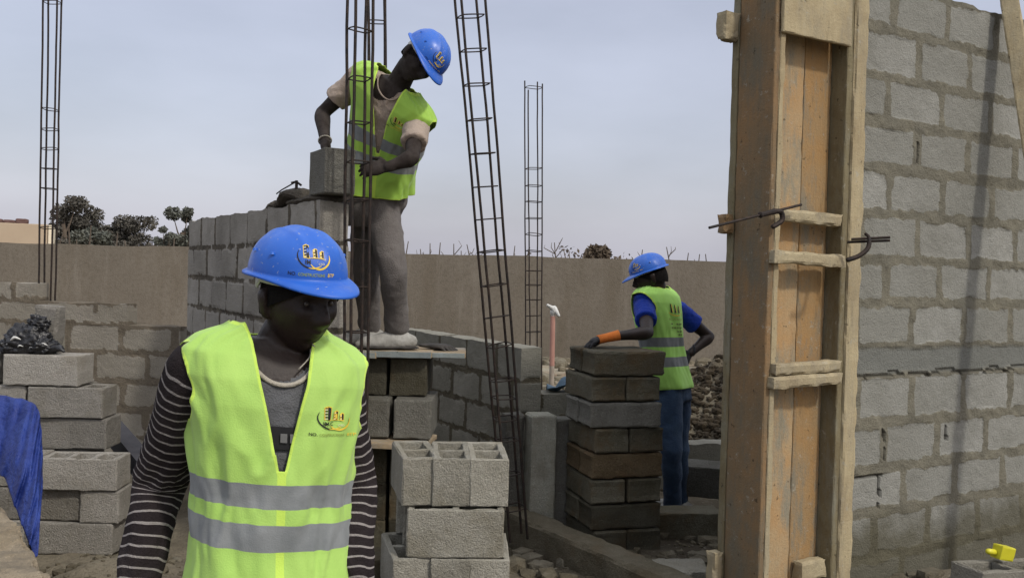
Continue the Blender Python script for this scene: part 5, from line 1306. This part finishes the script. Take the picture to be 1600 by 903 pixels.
# ================= man at the column
D3 = 5.85; q3 = lambda x, y, Y: P(x, y, Y); g3 = .17
pel3 = q3(1046, 602, 5.88); nk3 = q3(1023, 452, 5.80)
fr3 = nrm([-.72, .68, -.12]); hl3 = nrm([.68, .72, 0])
T3 = Torso(pel3, nk3, fr3, hl3, nrm([.72, .66, -.06]), .86, .88, -.01)
J3 = {'L': dict(sh=q3(1007, 482, 5.70), el=q3(1012, 520, 5.46), wr=q3(958, 524, 5.28), hand=([-.95, -.12, -.22], [0, 0, -1], [0, .9, 0], .35), hip=q3(1045, 612, 5.82), kn=q3(1049, 710, 5.76), an=q3(1050, 812, 5.86), toe=[-.8, .5, 0]),
      'R': dict(sh=q3(1063, 488, 5.98), el=q3(1108, 526, 6.06), wr=q3(1078, 552, 5.94), hand=([-.5, -.5, -.55], [-.6, .6, 0], [0, 0, 1], .5), hip=q3(1059, 612, 5.94), kn=q3(1060, 710, 5.94), an=q3(1060, 806, 6.02), toe=[-.8, .6, 0])}
for sd in 'RL': J3[sd]['an'][2] = g3 + .09
J3['L']['wr'][2] = 1.36; 
M['shirt3'] = cloth('royal_blue_shirt', (.010, .035, .28), (.014, .045, .34))
M['jeans'] = cloth('dark_jeans', (.03, .055, .11), (.06, .10, .17))
M['vest3'] = m_vest('bright_green_vest', [(.20, .30), (.405, .50)], (.47, .84, .19), (.41, .76, .16))
face3 = nrm([-.93, .18, -.34]); up3 = nrm([-.36, .0, 1]); hc3 = q3(1017, 433, 5.76)
man3 = person('man at the tall block column, seen from behind, one gloved hand on top', T3, J3, face3, up3, hc3, dict(skin=M['skin'], trousers=M['jeans'], shirt=M['shirt3'], shoe=M['shoe']), g3, dict(base=(pel3[0], 5.88, g3), sleeve='short', sl_len=.50, gloveL=True, gloveR=True, leg=.74, cuff=.0, slr=.90, neck=.05, collr=.004))
vest3 = garment(T3, 'vest', M['vest3'], man3, vest_open(.07, .3, .003, arm_r=.075), -.03, 1.02, .018, 150, 120, .007, .008, 9)
s4 = T3.surf(.0235)
k = Mark()
for x, h in ((-.36, .55), (-.02, .5), (.32, .45)):
    k.poly([(x - .07, .06), (x + .07, .06), (x + .07, .06 + h), (x, .12 + h)], 0); k.poly([(x + .08, .06), (x + .13, .06), (x + .13, .04 + h), (x + .08, .06 + h)], 1)
k.arc(0, .18, .62, .30, math.radians(195), math.radians(345), .07, 1, .0005)
k.text('NO. CONSTRUCTIONS', 0, -.42, .20, 3, .62); k.text('BATIMENT', .1, -.42, .0001, 0)
k.text('TEL. 77 000', 0, -.72, .17, 0, .7) if False else None
for (x, y, w_) in ((-.40, -.66, .14), (.22, -.66, .30), (.0, -.90, .52), (.22, -1.14, .28), (.25, -1.36, .2)):
    n = int(w_ * 2 / .075)
    for i in range(n): k.poly([(x - w_ + i * .075, y - .055), (x - w_ + i * .075 + .045, y - .055), (x - w_ + i * .075 + .05, y + .055), (x - w_ + i * .075 + .005, y + .055)], 0 if i % 3 else 3)
k.build('back_print', lambda x, y, l: s4(-(x * .098) * -1 + .010, .74 + y * .098 / T3.L, True) - fr3 * l, vest3)
helmet(man3, hc3, face3, up3, company_mark('', 'IM', 'CSD', True), .80, -.9, .050, .07, .052)
M['orange'] = m_simple('orange_knit', (.62, .16, .03), (.70, .22, .05), 20, .85, .2, .4, 200)
M['gloveblk'] = m_simple('black_glove_coating', (.018, .018, .020), (.035, .035, .038), 20, .7, .3, .4, 120)
for sd in 'LR':
    j = J3[sd]; mb = MB(); hand(mb, j['wr'], *j['hand'][:3], j['hand'][3], 1.12); V, F = fuse(mb.verts(), mb.f, .004, 2)
    gl_ = mk('glove', V, F, M['gloveblk'], man3, smooth=True)
    if sd == 'L':
        d_ = nrm(np.array(j['hand'][0])); V2, F2 = tube([j['wr'] - d_ * .035, j['wr'] - d_ * .01, j['wr'] + d_ * .035, j['wr'] + d_ * .088], [.034, .034, .042, .0465], 20, ref=[0, 1, 0], ell=(1.06, [.9, .85, .62, .55])); mk('cuff', V2, F2, M['orange'], gl_, smooth=True)
mb = MB(); wl = J3['R']['wr'] 
v, f = tube([wl - nrm(wl - J3['R']['el']) * .04 + (np.array([0, 1, 0]) * math.cos(a) + UP * math.sin(a)) * .033 for a in np.linspace(0, 2 * math.pi, 16)], .006, 6, caps=False); mk('bracelet', v, f, M['greysteel'], man3, smooth=True)
